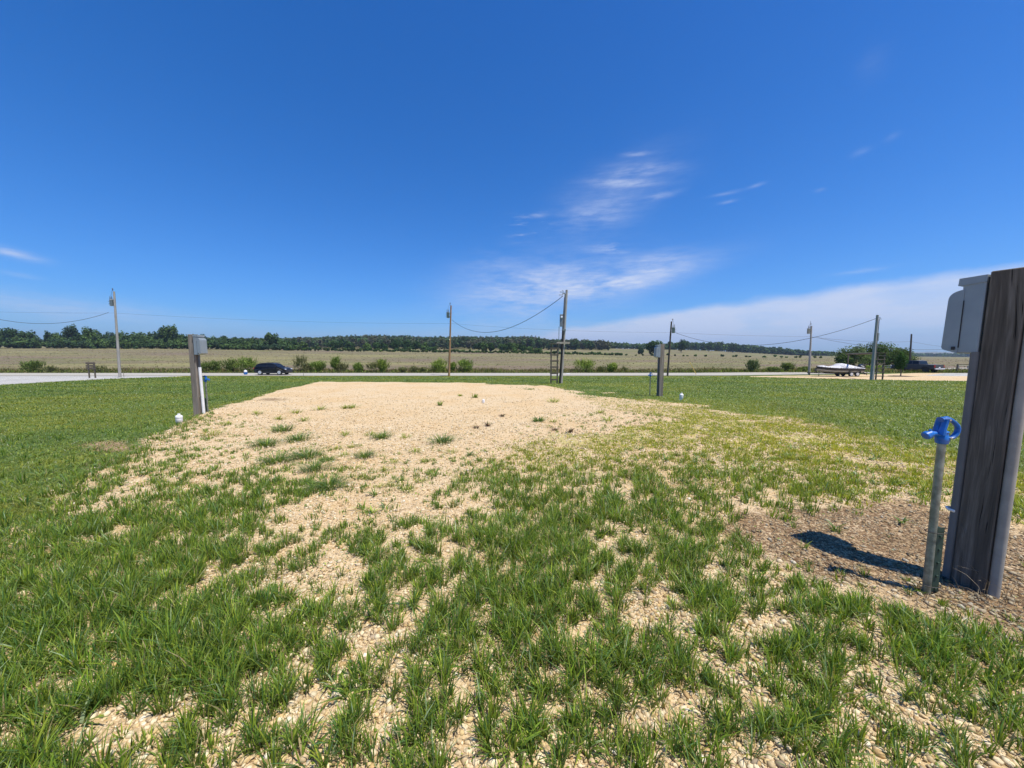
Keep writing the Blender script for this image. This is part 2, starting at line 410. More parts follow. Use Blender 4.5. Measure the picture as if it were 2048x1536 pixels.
def attrmat(name, rough=.85, bscale=60):
    m, t, out = newmat(name); co = t.new('ShaderNodeTexCoord').outputs['Object']
    n = t.noise(co, bscale, 5, .6)
    pbr(t, out, t.mix(1.0, t.attr('Col'), t.ramp(n, [(.25, (.72,) * 3), (.75, (1.15,) * 3)]), 'MULTIPLY'), rough, 0, n, .4, .004, .25)
    return m
M['stone'] = attrmat('stones'); M['straw'] = attrmat('dry_straw')
def groundmat():
    m, t, out = newmat('ground'); co = t.new('ShaderNodeTexCoord').outputs['Object']
    z = t.attr('Zone'); s = t.new('ShaderNodeSeparateColor'); t.l.new(z, s.inputs[0])
    lawn, soil, field = s.outputs[0], s.outputs[1], s.outputs[2]
    z2 = t.attr('Zone2'); s2 = t.new('ShaderNodeSeparateColor'); t.l.new(z2, s2.inputs[0])
    yel, ditch, grey = s2.outputs[0], s2.outputs[1], s2.outputs[2]
    # crushed stone
    wco = t.mix(.03, co, t.noise(co, 22, 2, .5, True))
    cell = t.voro(wco, 74); cell2 = t.voro(wco, 27); dist = t.voro(wco, 74, 'Distance')
    csep = t.new('ShaderNodeSeparateColor'); t.l.new(cell, csep.inputs[0])
    stone = t.ramp(csep.outputs[0], [(0, (.34, .24, .12)), (.25, (.52, .39, .22)), (.55, (.62, .485, .295)), (.85, (.72, .60, .42)), (1, (.45, .30, .14))])
    csep2 = t.new('ShaderNodeSeparateColor'); t.l.new(cell2, csep2.inputs[0])
    stone = t.mix(.35, stone, t.ramp(csep2.outputs[1], [(0, (.45, .33, .19)), (1, (.66, .53, .36))]))
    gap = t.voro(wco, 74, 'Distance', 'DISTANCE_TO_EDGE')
    stone = t.mix(t.mapr(gap, .08, .0, 0, .2), stone, (.13, .085, .045, 1))  # cell edges darkened: occlusion between stones painted into the colour
    speck = t.voro(t.mapping(co, (1, 1, 1), (0, 0, .5)), 17, 'Distance')
    stone = t.mix(t.mapr(speck, .22, .10, 0, .55), stone, (.16, .105, .06, 1))
    broad = t.noise(co, .7, 5, .6)
    stone = t.mix(t.mapr(broad, .35, .7, 0, .55), stone, t.mix(1.0, stone, (.93, .80, .60, 1), 'MULTIPLY'))
    fines = t.mapr(t.noise(co, 6, 5, .7), .45, .7)
    stone = t.mix(t.math('MULTIPLY', fines, .35), stone, (.52, .37, .19, 1))
    # soil with litter
    ln = t.noise(t.mapping(co, (14, 40, 14), (0, 0, .6)), 1.0, 6, .7)
    soilc = t.ramp(ln, [(.25, (.045, .030, .017)), (.45, (.145, .088, .045)), (.6, (.28, .18, .09)), (.8, (.45, .34, .20))])
    soilc = t.mix(t.mapr(t.math('ADD', csep.outputs[2], t.noise(co, 3.5, 4, .6)), 1.06, 1.28, 0, .8), soilc, stone)
    soilc = t.mix(t.mapr(t.noise(co, 2.2, 5, .65), .48, .66, 0, .65), soilc, t.mix(1.0, soilc, (.45, .40, .36, 1), 'MULTIPLY'))
    # lawn floor
    gn = t.noise(co, 26, 6, .75); gb = t.noise(co, 1.1, 5, .65); gm = t.noise(co, 5, 4, .6)
    lawnc = t.ramp(gn, [(.28, (.030, .050, .012)), (.5, (.085, .135, .026)), (.68, (.145, .20, .045)), (.85, (.23, .28, .08))])
    lawnc = t.mix(t.mapr(gb, .4, .68, 0, .55), lawnc, t.mix(1.0, lawnc, (1.25, 1.05, .6, 1), 'MULTIPLY'))
    lawnc = t.mix(t.mapr(gm, .5, .75, 0, .4), lawnc, (.05, .085, .02, 1))
    lawnc = t.mix(t.math('MULTIPLY', yel, .5), lawnc, (.33, .29, .06, 1))
    # stubble field: streaks along the rows
    st1 = t.noise(t.mapping(co, (.02, .22, 1), (0, 0, R(4))), 1.0, 7, .65)
    st2 = t.noise(t.mapping(co, (.25, 1.1, 1), (0, 0, R(4))), 1.0, 6, .7)
    st3 = t.noise(t.mapping(co, (.012, .05, 1), (0, 0, R(-3)), (4, 9, 0)), 1.0, 4, .6)
    fc_ = t.ramp(st2, [(.3, (.085, .070, .034)), (.46, (.155, .132, .066)), (.6, (.225, .187, .098)), (.8, (.34, .285, .155))])
    fc_ = t.mix(t.mapr(st1, .49, .56, 0, .85), fc_, (.125, .135, .048, 1))
    fc_ = t.mix(t.mapr(st3, .48, .66, 0, .7), fc_, (.17, .12, .095, 1))
    fc_ = t.mix(t.mapr(st3, .5, .36, 0, .6), fc_, (.25, .23, .095, 1))
    dc = t.ramp(t.noise(co, 1.3, 6, .7), [(.3, (.05, .06, .02)), (.5, (.13, .15, .045)), (.7, (.24, .19, .09)), (.9, (.3, .27, .14))])
    greyst = t.ramp(csep.outputs[0], [(0, (.26, .255, .24)), (1, (.55, .54, .50))])
    greyst = t.mix(t.mapr(t.noise(t.mapping(co, (.25, 1, 1)), 1.2, 6, .7), .48, .68, 0, .75), greyst, (.17, .165, .14, 1))
    edge = t.math('ADD', lawn, t.math('MULTIPLY', t.math('SUBTRACT', t.noise(co, 9, 5, .7), .5), .9))
    c = t.mix(t.mapr(edge, .38, .62), stone, lawnc)
    yg = t.mapr(t.math('ADD', yel, t.math('MULTIPLY', t.math('SUBTRACT', t.noise(co, 7, 6, .75), .5), 2.2)), .62, 1.05, 0, .55)
    c = t.mix(yg, c, t.ramp(gn, [(.3, (.16, .17, .03)), (.5, (.34, .34, .055)), (.7, (.52, .46, .13))]))
    c = t.mix(t.mapr(t.math('ADD', soil, t.math('MULTIPLY', t.math('SUBTRACT', t.noise(co, 4, 6, .75), .5), 1.5)), .35, .75), c, soilc)
    c = t.mix(grey, c, greyst); c = t.mix(field, c, fc_); c = t.mix(ditch, c, dc)
    h = t.math('ADD', t.math('MULTIPLY', t.math('SUBTRACT', 1.0, dist), .3), t.math('MULTIPLY', gn, .8))
    pbr(t, out, c, .92, 0, h, .85, .016, .2)
    return m
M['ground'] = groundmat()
def roadmat():
    m, t, out = newmat('road_asphalt'); co = t.new('ShaderNodeTexCoord').outputs['Object']
    n = t.noise(co, 40, 4, .7); b = t.noise(t.mapping(co, (.06, 1.2, 1)), 1.0, 6, .65)
    c = t.ramp(n, [(.3, (.30, .285, .24)), (.7, (.42, .395, .335))])
    c = t.mix(t.mapr(b, .5, .7, 0, .35), c, (.40, .385, .35, 1))
    pbr(t, out, c, .9, 0, n, .3, .01, .2); return m
M['road'] = roadmat()
def woodmat(name, a, b, c, scale=1.0):
    m, t, out = newmat(name); co = t.new('ShaderNodeTexCoord').outputs['Object']
    w = t.noise(t.mapping(co, (3, 3, .6)), 1.0, 3, .5, True)
    wc = t.mix(.12, co, w)
    g = t.noise(t.mapping(wc, (55 * scale, 55 * scale, 1.6)), 1.0, 8, .68)
    g2 = t.noise(t.mapping(wc, (16 * scale, 16 * scale, .7)), 1.0, 5, .6)
    f = t.math('ADD', t.math('MULTIPLY', g, .6), t.math('MULTIPLY', g2, .4))
    col = t.ramp(f, [(.32, a), (.5, b), (.68, c)])
    knot = t.voro(t.mapping(co, (5, 5, 1.6)), 1.0, 'Distance')
    col = t.mix(t.mapr(knot, .13, .05, 0, .75), col, tuple(x * .35 for x in a) + (1,))
    crack = t.mapr(t.noise(t.mapping(wc, (90, 90, 1.1), (0, 0, 0), (3, 1, 0)), 1.0, 3, .5), .66, .72)
    col = t.mix(crack, col, tuple(x * .25 for x in a) + (1,))
    h = t.math('SUBTRACT', f, t.math('MULTIPLY', crack, .6))
    pbr(t, out, col, .88, 0, h, .8, .006, .2); return m
M['wood'] = woodmat('weathered_shaded_post_wood', (.045, .04, .033), (.115, .10, .082), (.25, .225, .19))  # weathered wood, darkened so the near post's shade is in its colour
M['wood_sunlit'] = woodmat('sunlit_post_wood', (.12, .10, .08), (.22, .19, .155), (.34, .305, .26))  # lighter copy of the post wood with sunlight put into its colour
M['pole'] = woodmat('grey_pole_wood', (.20, .185, .16), (.34, .32, .285), (.46, .44, .40), .4)
M['pole_brown'] = woodmat('brown_pole_wood', (.17, .085, .035), (.33, .19, .09), (.46, .31, .17), .4)
M['pole_dark'] = woodmat('dark_pole_wood', (.045, .035, .028), (.085, .07, .056), (.14, .12, .10), .4)
M['rack'] = woodmat('rack_wood', (.06, .05, .035), (.12, .10, .075), (.2, .17, .13), .8)
M['board'] = woodmat('pale_board', (.26, .22, .16), (.38, .34, .26), (.5, .45, .36), .8)
M['box'] = simple('grey_enclosure_paint', (.27, .315, .335), .42, .15, .06, 5)
M['box_dark'] = simple('dark_seam', (.03, .03, .032), .7)
M['pvc'] = simple('grey_pvc', (.15, .152, .150), .75, 0, .08, 7)
M['pvc_pale'] = simple('pale_grey_conduit', (.32, .30, .265), .75, 0, .10, 9)
M['white'] = simple('white_pvc', (.80, .80, .79), .35, 0, .05, 8)
M['galv'] = simple('galvanised_pipe', (.24, .265, .235), .45, .5, .25, 18)
M['blue'] = simple('blue_enamel', (.012, .13, .45), .40, 0, .22, 14, bs=.25)
M['steel'] = simple('steel', (.5, .5, .5), .3, .9)
M['black'] = simple('black_rubber', (.018, .018, .02), .65)
M['green_stake'] = simple('green_stake_paint', (.03, .06, .045), .55)
M['wire'] = simple('wire_sheath', (.05, .05, .055), .6)
M['transformer'] = simple('transformer_paint', (.30, .34, .36), .4, .2)
M['porcelain'] = simple('dark_insulator', (.10, .075, .07), .25)
def carpaint(name, col, rough=.34, metal=.0):
    m, t, out = newmat(name); co = t.new('ShaderNodeTexCoord').outputs['Object']
    n = t.noise(co, 3, 4, .6)
    p = pbr(t, out, t.mix(t.mapr(n, .35, .7, 0, .2), tuple(col) + (1,), (.10, .09, .075, 1)), t.mapr(n, .2, .8, rough, rough + .15), metal)
    p.inputs['Coat Weight'].default_value = .18; p.inputs['Coat Roughness'].default_value = .1; p.inputs['Specular IOR Level'].default_value = .3; return m
M['paint_black'] = carpaint('black_car_paint', (.006, .007, .010))
M['paint_grey'] = carpaint('charcoal_truck_paint', (.045, .045, .052))
M['glass'] = simple('tinted_glass', (.012, .015, .02), .08, 0, .05, 3, spec=.4, bs=0)
M['chrome'] = simple('chrome', (.62, .62, .64), .35, .25, .05)
M['lamp'] = simple('clear_lamp_lens', (.75, .78, .82), .12, .3, .05)
M['red'] = simple('red_lens', (.45, .02, .02), .25)
M['plastic'] = simple('black_plastic_trim', (.03, .03, .032), .55)
M['hull'] = carpaint('black_boat_gelcoat', (.012, .013, .02)); M['hull_grey'] = simple('grey_boat_side', (.30, .31, .31), .3, .2)
M['yellow'] = simple('yellow_plastic', (.72, .50, .10), .5)
M['whitepaint'] = simple('white_paint', (.72, .73, .72), .5)
M['bark'] = simple('bark', (.14, .11, .085), .9, 0, .3, 6, bs=.5)
def covermat():
    m, t, out = newmat('boat_cover_canvas'); co = t.new('ShaderNodeTexCoord').outputs['Object']
    w = t.noise(t.mapping(co, (9, 1.5, 3), (0, R(28), 0)), 1.0, 4, .6)
    pbr(t, out, t.ramp(w, [(.3, (.30, .30, .33)), (.55, (.62, .61, .62)), (.8, (.72, .71, .70))]), .75, 0, w, .9, .08); return m
M['cover'] = covermat()

# ------------------------------------------------------------------ ground sheets
def axis(parts):
    out = []
    for a, b, s in parts: out.append(np.arange(a, b, s))
    return np.concatenate(out)
gx = axis([(0, 12, .11), (12, 40, .4), (40, 110, .9)]); gx = np.concatenate([gx, np.geomspace(110, 6500, 46)])
gx = np.concatenate([-gx[:0:-1], gx])
gy = axis([(-12, .5, .5), (.5, 21.5, .105), (21.5, 64, .34)]); gy = np.concatenate([gy, np.geomspace(64, 6500, 90)])
X, Y = np.meshgrid(gx, gy); Z = H(X, Y)
cov, lawn, yel, bare, PXg, PYg = zones(X, Y)
def gpoly(pts): return [tuple(G(*p)[:2]) for p in pts]
DRV_L = gpoly([(-250, 800), (0, 770), (120, 763), (240, 757), (360, 753.2), (360, 751), (0, 751.5), (-250, 752)])
DRV_R = gpoly([(1500, 753.6), (1640, 757), (1800, 760.5), (2048, 764), (2350, 768), (2350, 733), (2048, 735), (1960, 739), (1880, 745), (1760, 748.2), (1640, 750.5), (1500, 752.4)])
GREY_R = gpoly([(1850, 751.5), (1885, 746.5), (1935, 741.5), (2048, 737), (2300, 736), (2300, 752), (1940, 752.5)])
dl, dr, gr = inpoly(X, Y, DRV_L), inpoly(X, Y, DRV_R), inpoly(X, Y, GREY_R)
field = sstep(Y + .6 * (fbm(X, Y, 6, 31) - .5), 64, 67)
ditch = sstep(Y, 57.2, 57.8) * (1 - sstep(Y + 3 * (fbm(X, Y, 4, 32) - .5), 62.0, 65.5)) * .95
ditch = np.where(Y > 330, .55 * sstep(fbm(X, Y, 60, 35), .45, .6), ditch)
lawn2 = np.where(dl | dr, 0, lawn); grey = np.where(dl | gr, 1.0, 0.0)
bare2 = bare.copy()
seam = np.exp(-((PYg - np.interp(PXg, [1500, 1830, 2048], [752.6, 753, 753.5])) / .5) ** 2) * sstep(PXg, 1520, 1600) * (PXg < 1840)
ditch = np.maximum(ditch, .8 * seam * (Y < 64))
Vg = np.stack([X.ravel(), Y.ravel(), Z.ravel()], 1)
z1 = np.stack([lawn2.ravel(), bare2.ravel(), field.ravel()], 1)
z2 = np.stack([yel.ravel(), ditch.ravel(), grey.ravel()], 1)
ny, nx = X.shape
I = np.arange(ny * nx).reshape(ny, nx)
Q = np.stack([I[:-1, :-1], I[:-1, 1:], I[1:, 1:], I[1:, :-1]], -1)
fc = lambda A: A[:-1, :-1]
zone = np.zeros(fc(X).shape, int)                       # 0 lawn
zone[(fc(lawn) < .5) & (fc(Y) < 20.6)] = 1              # gravel pad
zone[fc(dl)] = 2; zone[fc(dr)] = 3
zone[(fc(Y) > 60) & (zone == 0)] = 4; zone[(fc(Y) > 450) & (zone == 4)] = 5
for k, nm in enumerate(['lawn', 'gravel_pad', 'gravel_driveway', 'gravel_parking_area', 'field', 'far_terrain']):
    q = Q[zone == k]
    if not len(q): continue
    u, inv = np.unique(q, return_inverse=True)
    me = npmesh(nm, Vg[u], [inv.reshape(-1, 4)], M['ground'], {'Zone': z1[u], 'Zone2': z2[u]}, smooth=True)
    tag(link(bpy.data.objects.new(nm, me)), kind='structure')
# road
rc = [(-400, 53.6), (-60, 53.6), (0, 53.6), (30, 54.2), (50, 58), (66, 64), (85, 71), (130, 86), (400, 170)]
def dense(c, st=3.0):
    out = []
    for (x1, y1), (x2, y2) in zip(c, c[1:]):
        n = max(1, int(math.hypot(x2 - x1, y2 - y1) / st))
        out += [(x1 + (x2 - x1) * i / n, y1 + (y2 - y1) * i / n) for i in range(n)]
    return out + [c[-1]]
rd = np.array(dense(rc)); tg = np.gradient(rd, axis=0); tg /= np.linalg.norm(tg, axis=1)[:, None]; nm_ = np.stack([-tg[:, 1], tg[:, 0]], 1)
vs = []; NR = 7
for k in range(NR):
    o = (k / (NR - 1) - .5) * 6.8; p = rd + nm_ * o; crown = .05 * (1 - (o / 3.4) ** 2)
    vs.append(np.column_stack([p, H(p[:, 0], p[:, 1]) + .045 + crown]))
vs = np.concatenate(vs); n = len(rd); f = []
for k in range(NR - 1):
    i = np.arange(n - 1); f.append(np.stack([k * n + i, k * n + i + 1, (k + 1) * n + i + 1, (k + 1) * n + i], 1))
tag(link(bpy.data.objects.new('road', npmesh('road', vs, [np.concatenate(f)], M['road'], smooth=True))), kind='structure')
# blue ridges on the skyline
ms, ts, outm = newmat('far_hills'); cob = ts.new('ShaderNodeTexCoord').outputs['Object']
pbr(ts, outm, ts.ramp(ts.noise(cob, .012, 6, .7), [(.3, (.025, .045, .02)), (.7, (.06, .095, .035))]), .95, 0, None, spec=.1)
def ridge(name, pts, y, depth, seed):
    pxs = np.linspace(pts[0][0], pts[-1][0], 160); rows = np.interp(pxs, [p[0] for p in pts], [p[1] for p in pts])
    rows = rows - (fbm(pxs, pxs * 0, 26, seed) - .5) * 2.2 - (fbm(pxs, pxs * 0, 3, seed + 1) - .5) * .7
    v = []
    for dy, fr in ((0, 0), (depth * .25, .62), (depth * .5, 1), (depth * .8, .7), (depth * 1.3, 0)):
        yy = y + dy; base = CAMH + yy * (706 - 718) / FPX; top = CAMH + yy * (706 - rows) / FPX
        v.append(np.column_stack([(pxs - 1024) / FPX * yy, np.full(160, yy), base + (top - base) * fr]))
    v = np.concatenate(v); i = np.arange(159)
    fs = np.concatenate([np.stack([k * 160 + i, k * 160 + i + 1, (k + 1) * 160 + i + 1, (k + 1) * 160 + i], 1) for k in range(4)])
    tag(link(bpy.data.objects.new(name, npmesh(name, v, [fs], ms, smooth=True))), kind='structure')
ridge('hills', [(1360, 712), (1480, 706), (1520, 702.5), (1580, 705), (1640, 706), (1690, 702.5), (1740, 705), (1800, 707), (1850, 703.5), (1900, 705), (1960, 707), (2048, 709), (2300, 706)], 4300, 900, 40)
ridge('hills', [(1300, 712), (1450, 705), (1600, 707), (1700, 709), (1800, 705.5), (1950, 705), (2100, 706), (2300, 708)], 5200, 900, 44)

# ------------------------------------------------------------------ vegetation generators
def blades(base, h, ang, lean, w, col, segs=2, tipcol=1.15):
    """curved tapering grass blades; returns verts, quads, tris, colours"""
    n = len(base); ts = np.linspace(0, 1, segs + 1)
    dx, dy = np.cos(ang), np.sin(ang); a2 = ang + math.pi / 2 + RNG.normal(0, .5, n)
    wx, wy = np.cos(a2) * w / 2, np.sin(a2) * w / 2
    V, C = [], []
    for k, t in enumerate(ts):
        r = h * lean * t ** 1.7; zz = h * (t - .35 * lean * t * t)
        cx, cy, cz = base[:, 0] + dx * r, base[:, 1] + dy * r, base[:, 2] + zz
        sh = .72 + (tipcol - .72) * t  # roots darkened for depth: shade painted into the blade colour
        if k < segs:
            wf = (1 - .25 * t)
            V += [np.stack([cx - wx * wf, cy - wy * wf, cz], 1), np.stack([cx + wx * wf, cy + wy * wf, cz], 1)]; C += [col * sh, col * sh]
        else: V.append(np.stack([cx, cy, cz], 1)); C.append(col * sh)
    V = np.stack(V, 1).reshape(-1, 3); C = np.stack(C, 1).reshape(-1, 3); m = 2 * segs + 1
    b = np.arange(n)[:, None] * m
    quads = np.concatenate([b + np.array([[2 * k, 2 * k + 1, 2 * k + 3, 2 * k + 2]]) for k in range(segs - 1)]) if segs > 1 else np.zeros((0, 4), int)
    tris = b + np.array([[m - 3, m - 2, m - 1]])
    return V, quads, tris, C
def veg_object(name, packs, mat):
    V, Qd, T, C, o = [], [], [], [], 0
    for v, q, t, c in packs: V.append(v); Qd.append(q + o); T.append(t + o); C.append(c); o += len(v)
    V = np.concatenate(V); Qd = np.concatenate(Qd); T = np.concatenate(T); C = np.clip(np.concatenate(C), 0, 1)
    fl = [x for x in (Qd, T) if len(x)]
    return npmesh(name, V, fl, mat, C)
GREENS = np.array([(.138, .228, .026), (.092, .190, .027), (.190, .290, .033), (.27, .35, .048), (.105, .20, .060)])
def gcol(n, yel=0.0, spread=.18):
    c = GREENS[RNG.integers(0, 5, n)] * (1 + RNG.normal(0, spread, (n, 1)))
    y = np.clip(np.asarray(yel) + RNG.normal(0, .12, n) * (np.asarray(yel) > .02), 0, 1)[:, None]
    return np.clip(c * (1 - y) + np.array([.52, .49, .05]) * y, .005, 1)
def tufts(cx, cy, nb, hh, rad, yel, lean=(.15, .85), wid=.0036, segs=3):
    """nb blades per tuft scattered round each centre"""
    k = np.repeat(np.arange(len(cx)), nb); n = len(k)
    a = RNG.random(n) * 2 * math.pi; r = rad[k] * np.sqrt(RNG.random(n))
    x, y = cx[k] + np.cos(a) * r, cy[k] + np.sin(a) * r
    base = np.stack([x, y, H(x, y) - .004], 1)
    h = hh[k] * RNG.uniform(.45, 1.15, n); ln = lean[0] + (lean[1] - lean[0]) * RNG.random(n) ** 1.5
    tint = np.repeat(RNG.normal(1, .13, len(cx)), nb)[:, None]
    col = gcol(n, yel[k]) * tint
    dry = RNG.random(n) < .035; col[dry] = np.array([.40, .32, .16])
    pale = RNG.random(n) < .03; col[pale] = np.array([.38, .48, .26])  # pale seed-head tone, also whitish highlights painted into the blades
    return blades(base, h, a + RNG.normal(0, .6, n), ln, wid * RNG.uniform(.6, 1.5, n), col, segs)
def scatter(y0, y1, dens_fn, xk=1.62, xm=1.0, step=1.35):
    """random ground points inside the wedge before the lens, area density dens_fn(y)"""
    xs, ys = [], []; a = y0
    while a < y1:
        b = min(y1, a * step); w = xk * b + xm; n = int(dens_fn((a + b) / 2) * 2 * w * (b - a))
        xs.append(RNG.uniform(-w, w, n)); ys.append(RNG.uniform(a, b, n)); a = b
    return np.concatenate(xs), np.concatenate(ys)
POSTN = G(1946, 1168)
packs = []
# tall grass tufts of the near ground
x, y = scatter(.55, 9.5, lambda d: 620 * min(1, (2.4 / d) ** 1.5), step=1.2)
cv_, lw_, ye_, ba_, px_, py_ = zones(x, y)
nz = np.clip(.5 + 1.15 * (.45 * vnoise(x, y, .085, 50) + .35 * vnoise(x, y, .17, 51) + .2 * vnoise(x, y, .4, 52) - .5) + RNG.normal(0, .08, len(x)), 0, 1)
p = sstep(.31 + .40 * cv_ - nz, -.05, .09) * np.clip(cv_ * 2.4, 0, 1) * (1 - lw_) * (1 - .9 * ba_)
p = np.maximum(p * (RNG.random(len(x)) < .9), (RNG.random(len(x)) < .045 * (1 - ba_) * (cv_ > .12)))
keep = RNG.random(len(x)) < p
x, y, cv_, ye_, nz, px_ = x[keep], y[keep], cv_[keep], ye_[keep], nz[keep], px_[keep]
hh = (.056 + .120 * np.clip(cv_ - nz * .5, 0, 1)) * RNG.uniform(.7, 1.35, len(x)) * (1 - .42 * np.clip(ye_, 0, 1))
hh *= np.where(y > 4.5, .85, 1)
wsc = .0036 * max(1, 1)
nearm = y < 3.2
packs.append(tufts(x[nearm], y[nearm], 20, hh[nearm], np.full(nearm.sum(), .022), ye_[nearm] * .75 + .04, wid=.0048, segs=3))
fm = ~nearm
packs.append(tufts(x[fm], y[fm], 14, hh[fm], np.full(fm.sum(), .04), ye_[fm] * .8 + .04, wid=.0075, segs=2))
# short sparse yellow-green grass over the gravel on the right
x, y = scatter(2.6, 14.5, lambda d: 1500 * min(1, (3.5 / d) ** 1.6), step=1.2)
cv_, lw_, ye_, ba_, px_, py_ = zones(x, y)
keep = RNG.random(len(x)) < ye_ * (1 - .6 * lw_) * (1 - .85 * ba_) * sstep(vnoise(x, y, .35, 55), .12, .6) * .95 * sstep(cv_, .1, .38)
x, y, ye_ = x[keep], y[keep], ye_[keep]
packs.append(tufts(x, y, 6, RNG.uniform(.03, .07, len(x)), np.full(len(x), .05), RNG.uniform(.0, 1.0, len(x)), wid=.0075, segs=2))
# broad-leaved rosettes
x, y = scatter(.9, 6, lambda d: 7, step=1.3)
cv_, lw_, ye_, ba_, px_, py_ = zones(x, y)
keep = (RNG.random(len(x)) < np.clip(cv_, .1, .8) * (1 - ba_ * .6)); x, y = x[keep], y[keep]
packs.append(tufts(x, y, 14, RNG.uniform(.07, .14, len(x)), np.full(len(x), .02), np.full(len(x), .05), lean=(.7, 1.5), wid=.010, segs=3))
# low clover-like leaves between the blades
x, y = scatter(.6, 7, lambda d: 2600 * min(1, (1.8 / d) ** 1.7), step=1.2)
cv_, lw_, ye_, ba_, px_, py_ = zones(x, y)
keep = RNG.random(len(x)) < np.clip(cv_, 0, 1) * (1 - .8 * ba_) * sstep(vnoise(x, y, .22, 58), .35, .6); x, y = x[keep], y[keep]; n = len(x)
nn = RNG.normal(0, .35, (n, 3)); nn[:, 2] = 1; nn /= np.linalg.norm(nn, axis=1)[:, None]
tt_ = np.cross(nn, RNG.normal(size=(n, 3))); tt_ /= np.linalg.norm(tt_, axis=1)[:, None]; bb_ = np.cross(nn, tt_); s_ = (RNG.uniform(.004, .010, n) * np.clip(y / 2.5, 1, 2))[:, None]
cc_ = np.stack([x, y, H(x, y) + RNG.uniform(.006, .03, n)], 1)
packs.append((np.stack([cc_ - tt_ * s_, cc_ - bb_ * s_ * .7, cc_ + tt_ * s_, cc_ + bb_ * s_ * .7], 1).reshape(-1, 3), np.arange(4 * n).reshape(n, 4), np.zeros((0, 3), int), np.repeat(gcol(n, .08), 4, 0)))
grass_me = veg_object('grass', packs, M['grass'])
tag(link(bpy.data.objects.new('wild_grass', grass_me)), kind='stuff')
# mown lawn
def lawn_pack(x, y, yel, hs=1.0):
    n = len(x); base = np.stack([x, y, H(x, y) - .006], 1)
    w = .0042 * np.maximum(1, y / 3.0); h = (.035 + .03 * RNG.random(n)) * hs * (1 + .018 * y) * (.7 + .6 * vnoise(x, y, .5, 61))
    col = gcol(n, yel, .26) * .82 * (.78 + .5 * fbm(x, y, 1.3, 62))[:, None] * np.array([1.1, 1.0, .95])
    lit = RNG.random(n) < .018; col[lit] = np.array([.42, .45, .30])
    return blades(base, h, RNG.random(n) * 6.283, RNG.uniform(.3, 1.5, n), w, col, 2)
x, y = scatter(1.0, 50, lambda d: 52000 / (d * d) if d > 3 else 5800, step=1.15)
cv_, lw_, ye_, ba_, px_, py_ = zones(x, y)
lw_ = np.where(inpoly(x, y, DRV_L) | inpoly(x, y, DRV_R), 0, lw_)
patch = sstep(fbm(x, y, 2.4, 64), .42, .72) * .32
keep = (RNG.random(len(x)) < lw_ * (1 - .85 * ba_)) & (y < 49.8)
edge_y = np.exp(-((y - 47.5) / 3.5) ** 2) * .3 + np.exp(-((y - 21.5) / 1.2) ** 2) * .35 * (np.abs(x + 4) < 8)
packs = [lawn_pack(x[keep], y[keep], np.clip(ye_ * .45 + patch + edge_y, 0, .8)[keep])]
tag(link(bpy.data.objects.new('mown_grass', veg_object('mown_grass', packs, M['grass']))), kind='stuff')
# rough verge beyond the road, stubble in the field
def rough_pack(n, y0, y1, h0, h1, cols, w, xk=1.55):
    u = RNG.random(n); y = y0 * (y1 / y0) ** u; x = RNG.uniform(-xk, xk, n) * y
    base = np.stack([x, y, H(x, y) - .01], 1); c = np.array(cols)[RNG.integers(0, len(cols), n)] * (1 + RNG.normal(0, .2, (n, 1)))
    sc_ = (.35 + 1.1 * fbm(x, y, 5, 66))
    return blades(base, RNG.uniform(h0, h1, n) * sc_, RNG.random(n) * 6.28, RNG.uniform(.1, .9, n), w * RNG.uniform(.6, 1.4, n) * y / 60, np.clip(c, .01, 1), 2)
rv = [rough_pack(26000, 57.8, 61.0, .10, .32, [(.12, .15, .045), (.17, .18, .06), (.2, .17, .09)], .10),
      rough_pack(30000, 60.5, 65.5, .20, .85, [(.16, .15, .06), (.25, .19, .11), (.12, .15, .045), (.3, .24, .14), (.2, .15, .1)], .08)]
xg = rough_pack(9000, 58.5, 64, .15, .8, [(.13, .19, .04), (.2, .24, .05), (.09, .13, .03)], .12); rv.append(xg)
tag(link(bpy.data.objects.new('roadside_weeds', veg_object('roadside_weeds', rv, M['leaf']))), kind='stuff')
sv = [rough_pack(13000, 66, 250, .05, .15, [(.30, .26, .15), (.22, .19, .11), (.16, .16, .07), (.36, .31, .19), (.18, .145, .10)], .22)]
tag(link(bpy.data.objects.new('field_stubble', veg_object('field_stubble', sv, M['leaf']))), kind='stuff')
# dry stems and litter on the bare patch
n = 15000; x, y = scatter(.7, 6.5, lambda d: 1700 * min(1, (2.3 / d) ** 1.5), step=1.2)
cv_, lw_, ye_, ba_, px_, py_ = zones(x, y)
dp = np.exp(-(((x - POSTN.x) / .9) ** 2 + ((y - POSTN.y + .15) / .5) ** 2))
keep = RNG.random(len(x)) < np.maximum(np.maximum(ba_ * .5, dp), .13); x, y = x[keep], y[keep]; n = len(x)
base = np.stack([x, y, H(x, y) + .002], 1)
col = np.array([(.28, .20, .12), (.15, .10, .06), (.42, .34, .22), (.07, .05, .035), (.15, .09, .05)])[RNG.integers(0, 5, n)]
lit = blades(base, RNG.uniform(.015, .075, n), RNG.random(n) * 6.28, RNG.uniform(1.5, 2.6, n), RNG.uniform(.0015, .0035, n), col, 2, 1.0)
ns = 16; sx = POSTN.x - .02 + RNG.normal(0, .07, ns); sy = POSTN.y - .16 + RNG.normal(0, .05, ns)
stk = blades(np.stack([sx, sy, H(sx, sy)], 1), RNG.uniform(.10, .30, ns), RNG.uniform(2.4, 3.9, ns), RNG.uniform(.5, 1.1, ns), np.full(ns, .003), np.array([(.42, .35, .24)] * ns), 3, 1.0)
tag(link(bpy.data.objects.new('dry_litter', veg_object('dry_litter', [lit, stk], M['straw']))), kind='stuff')
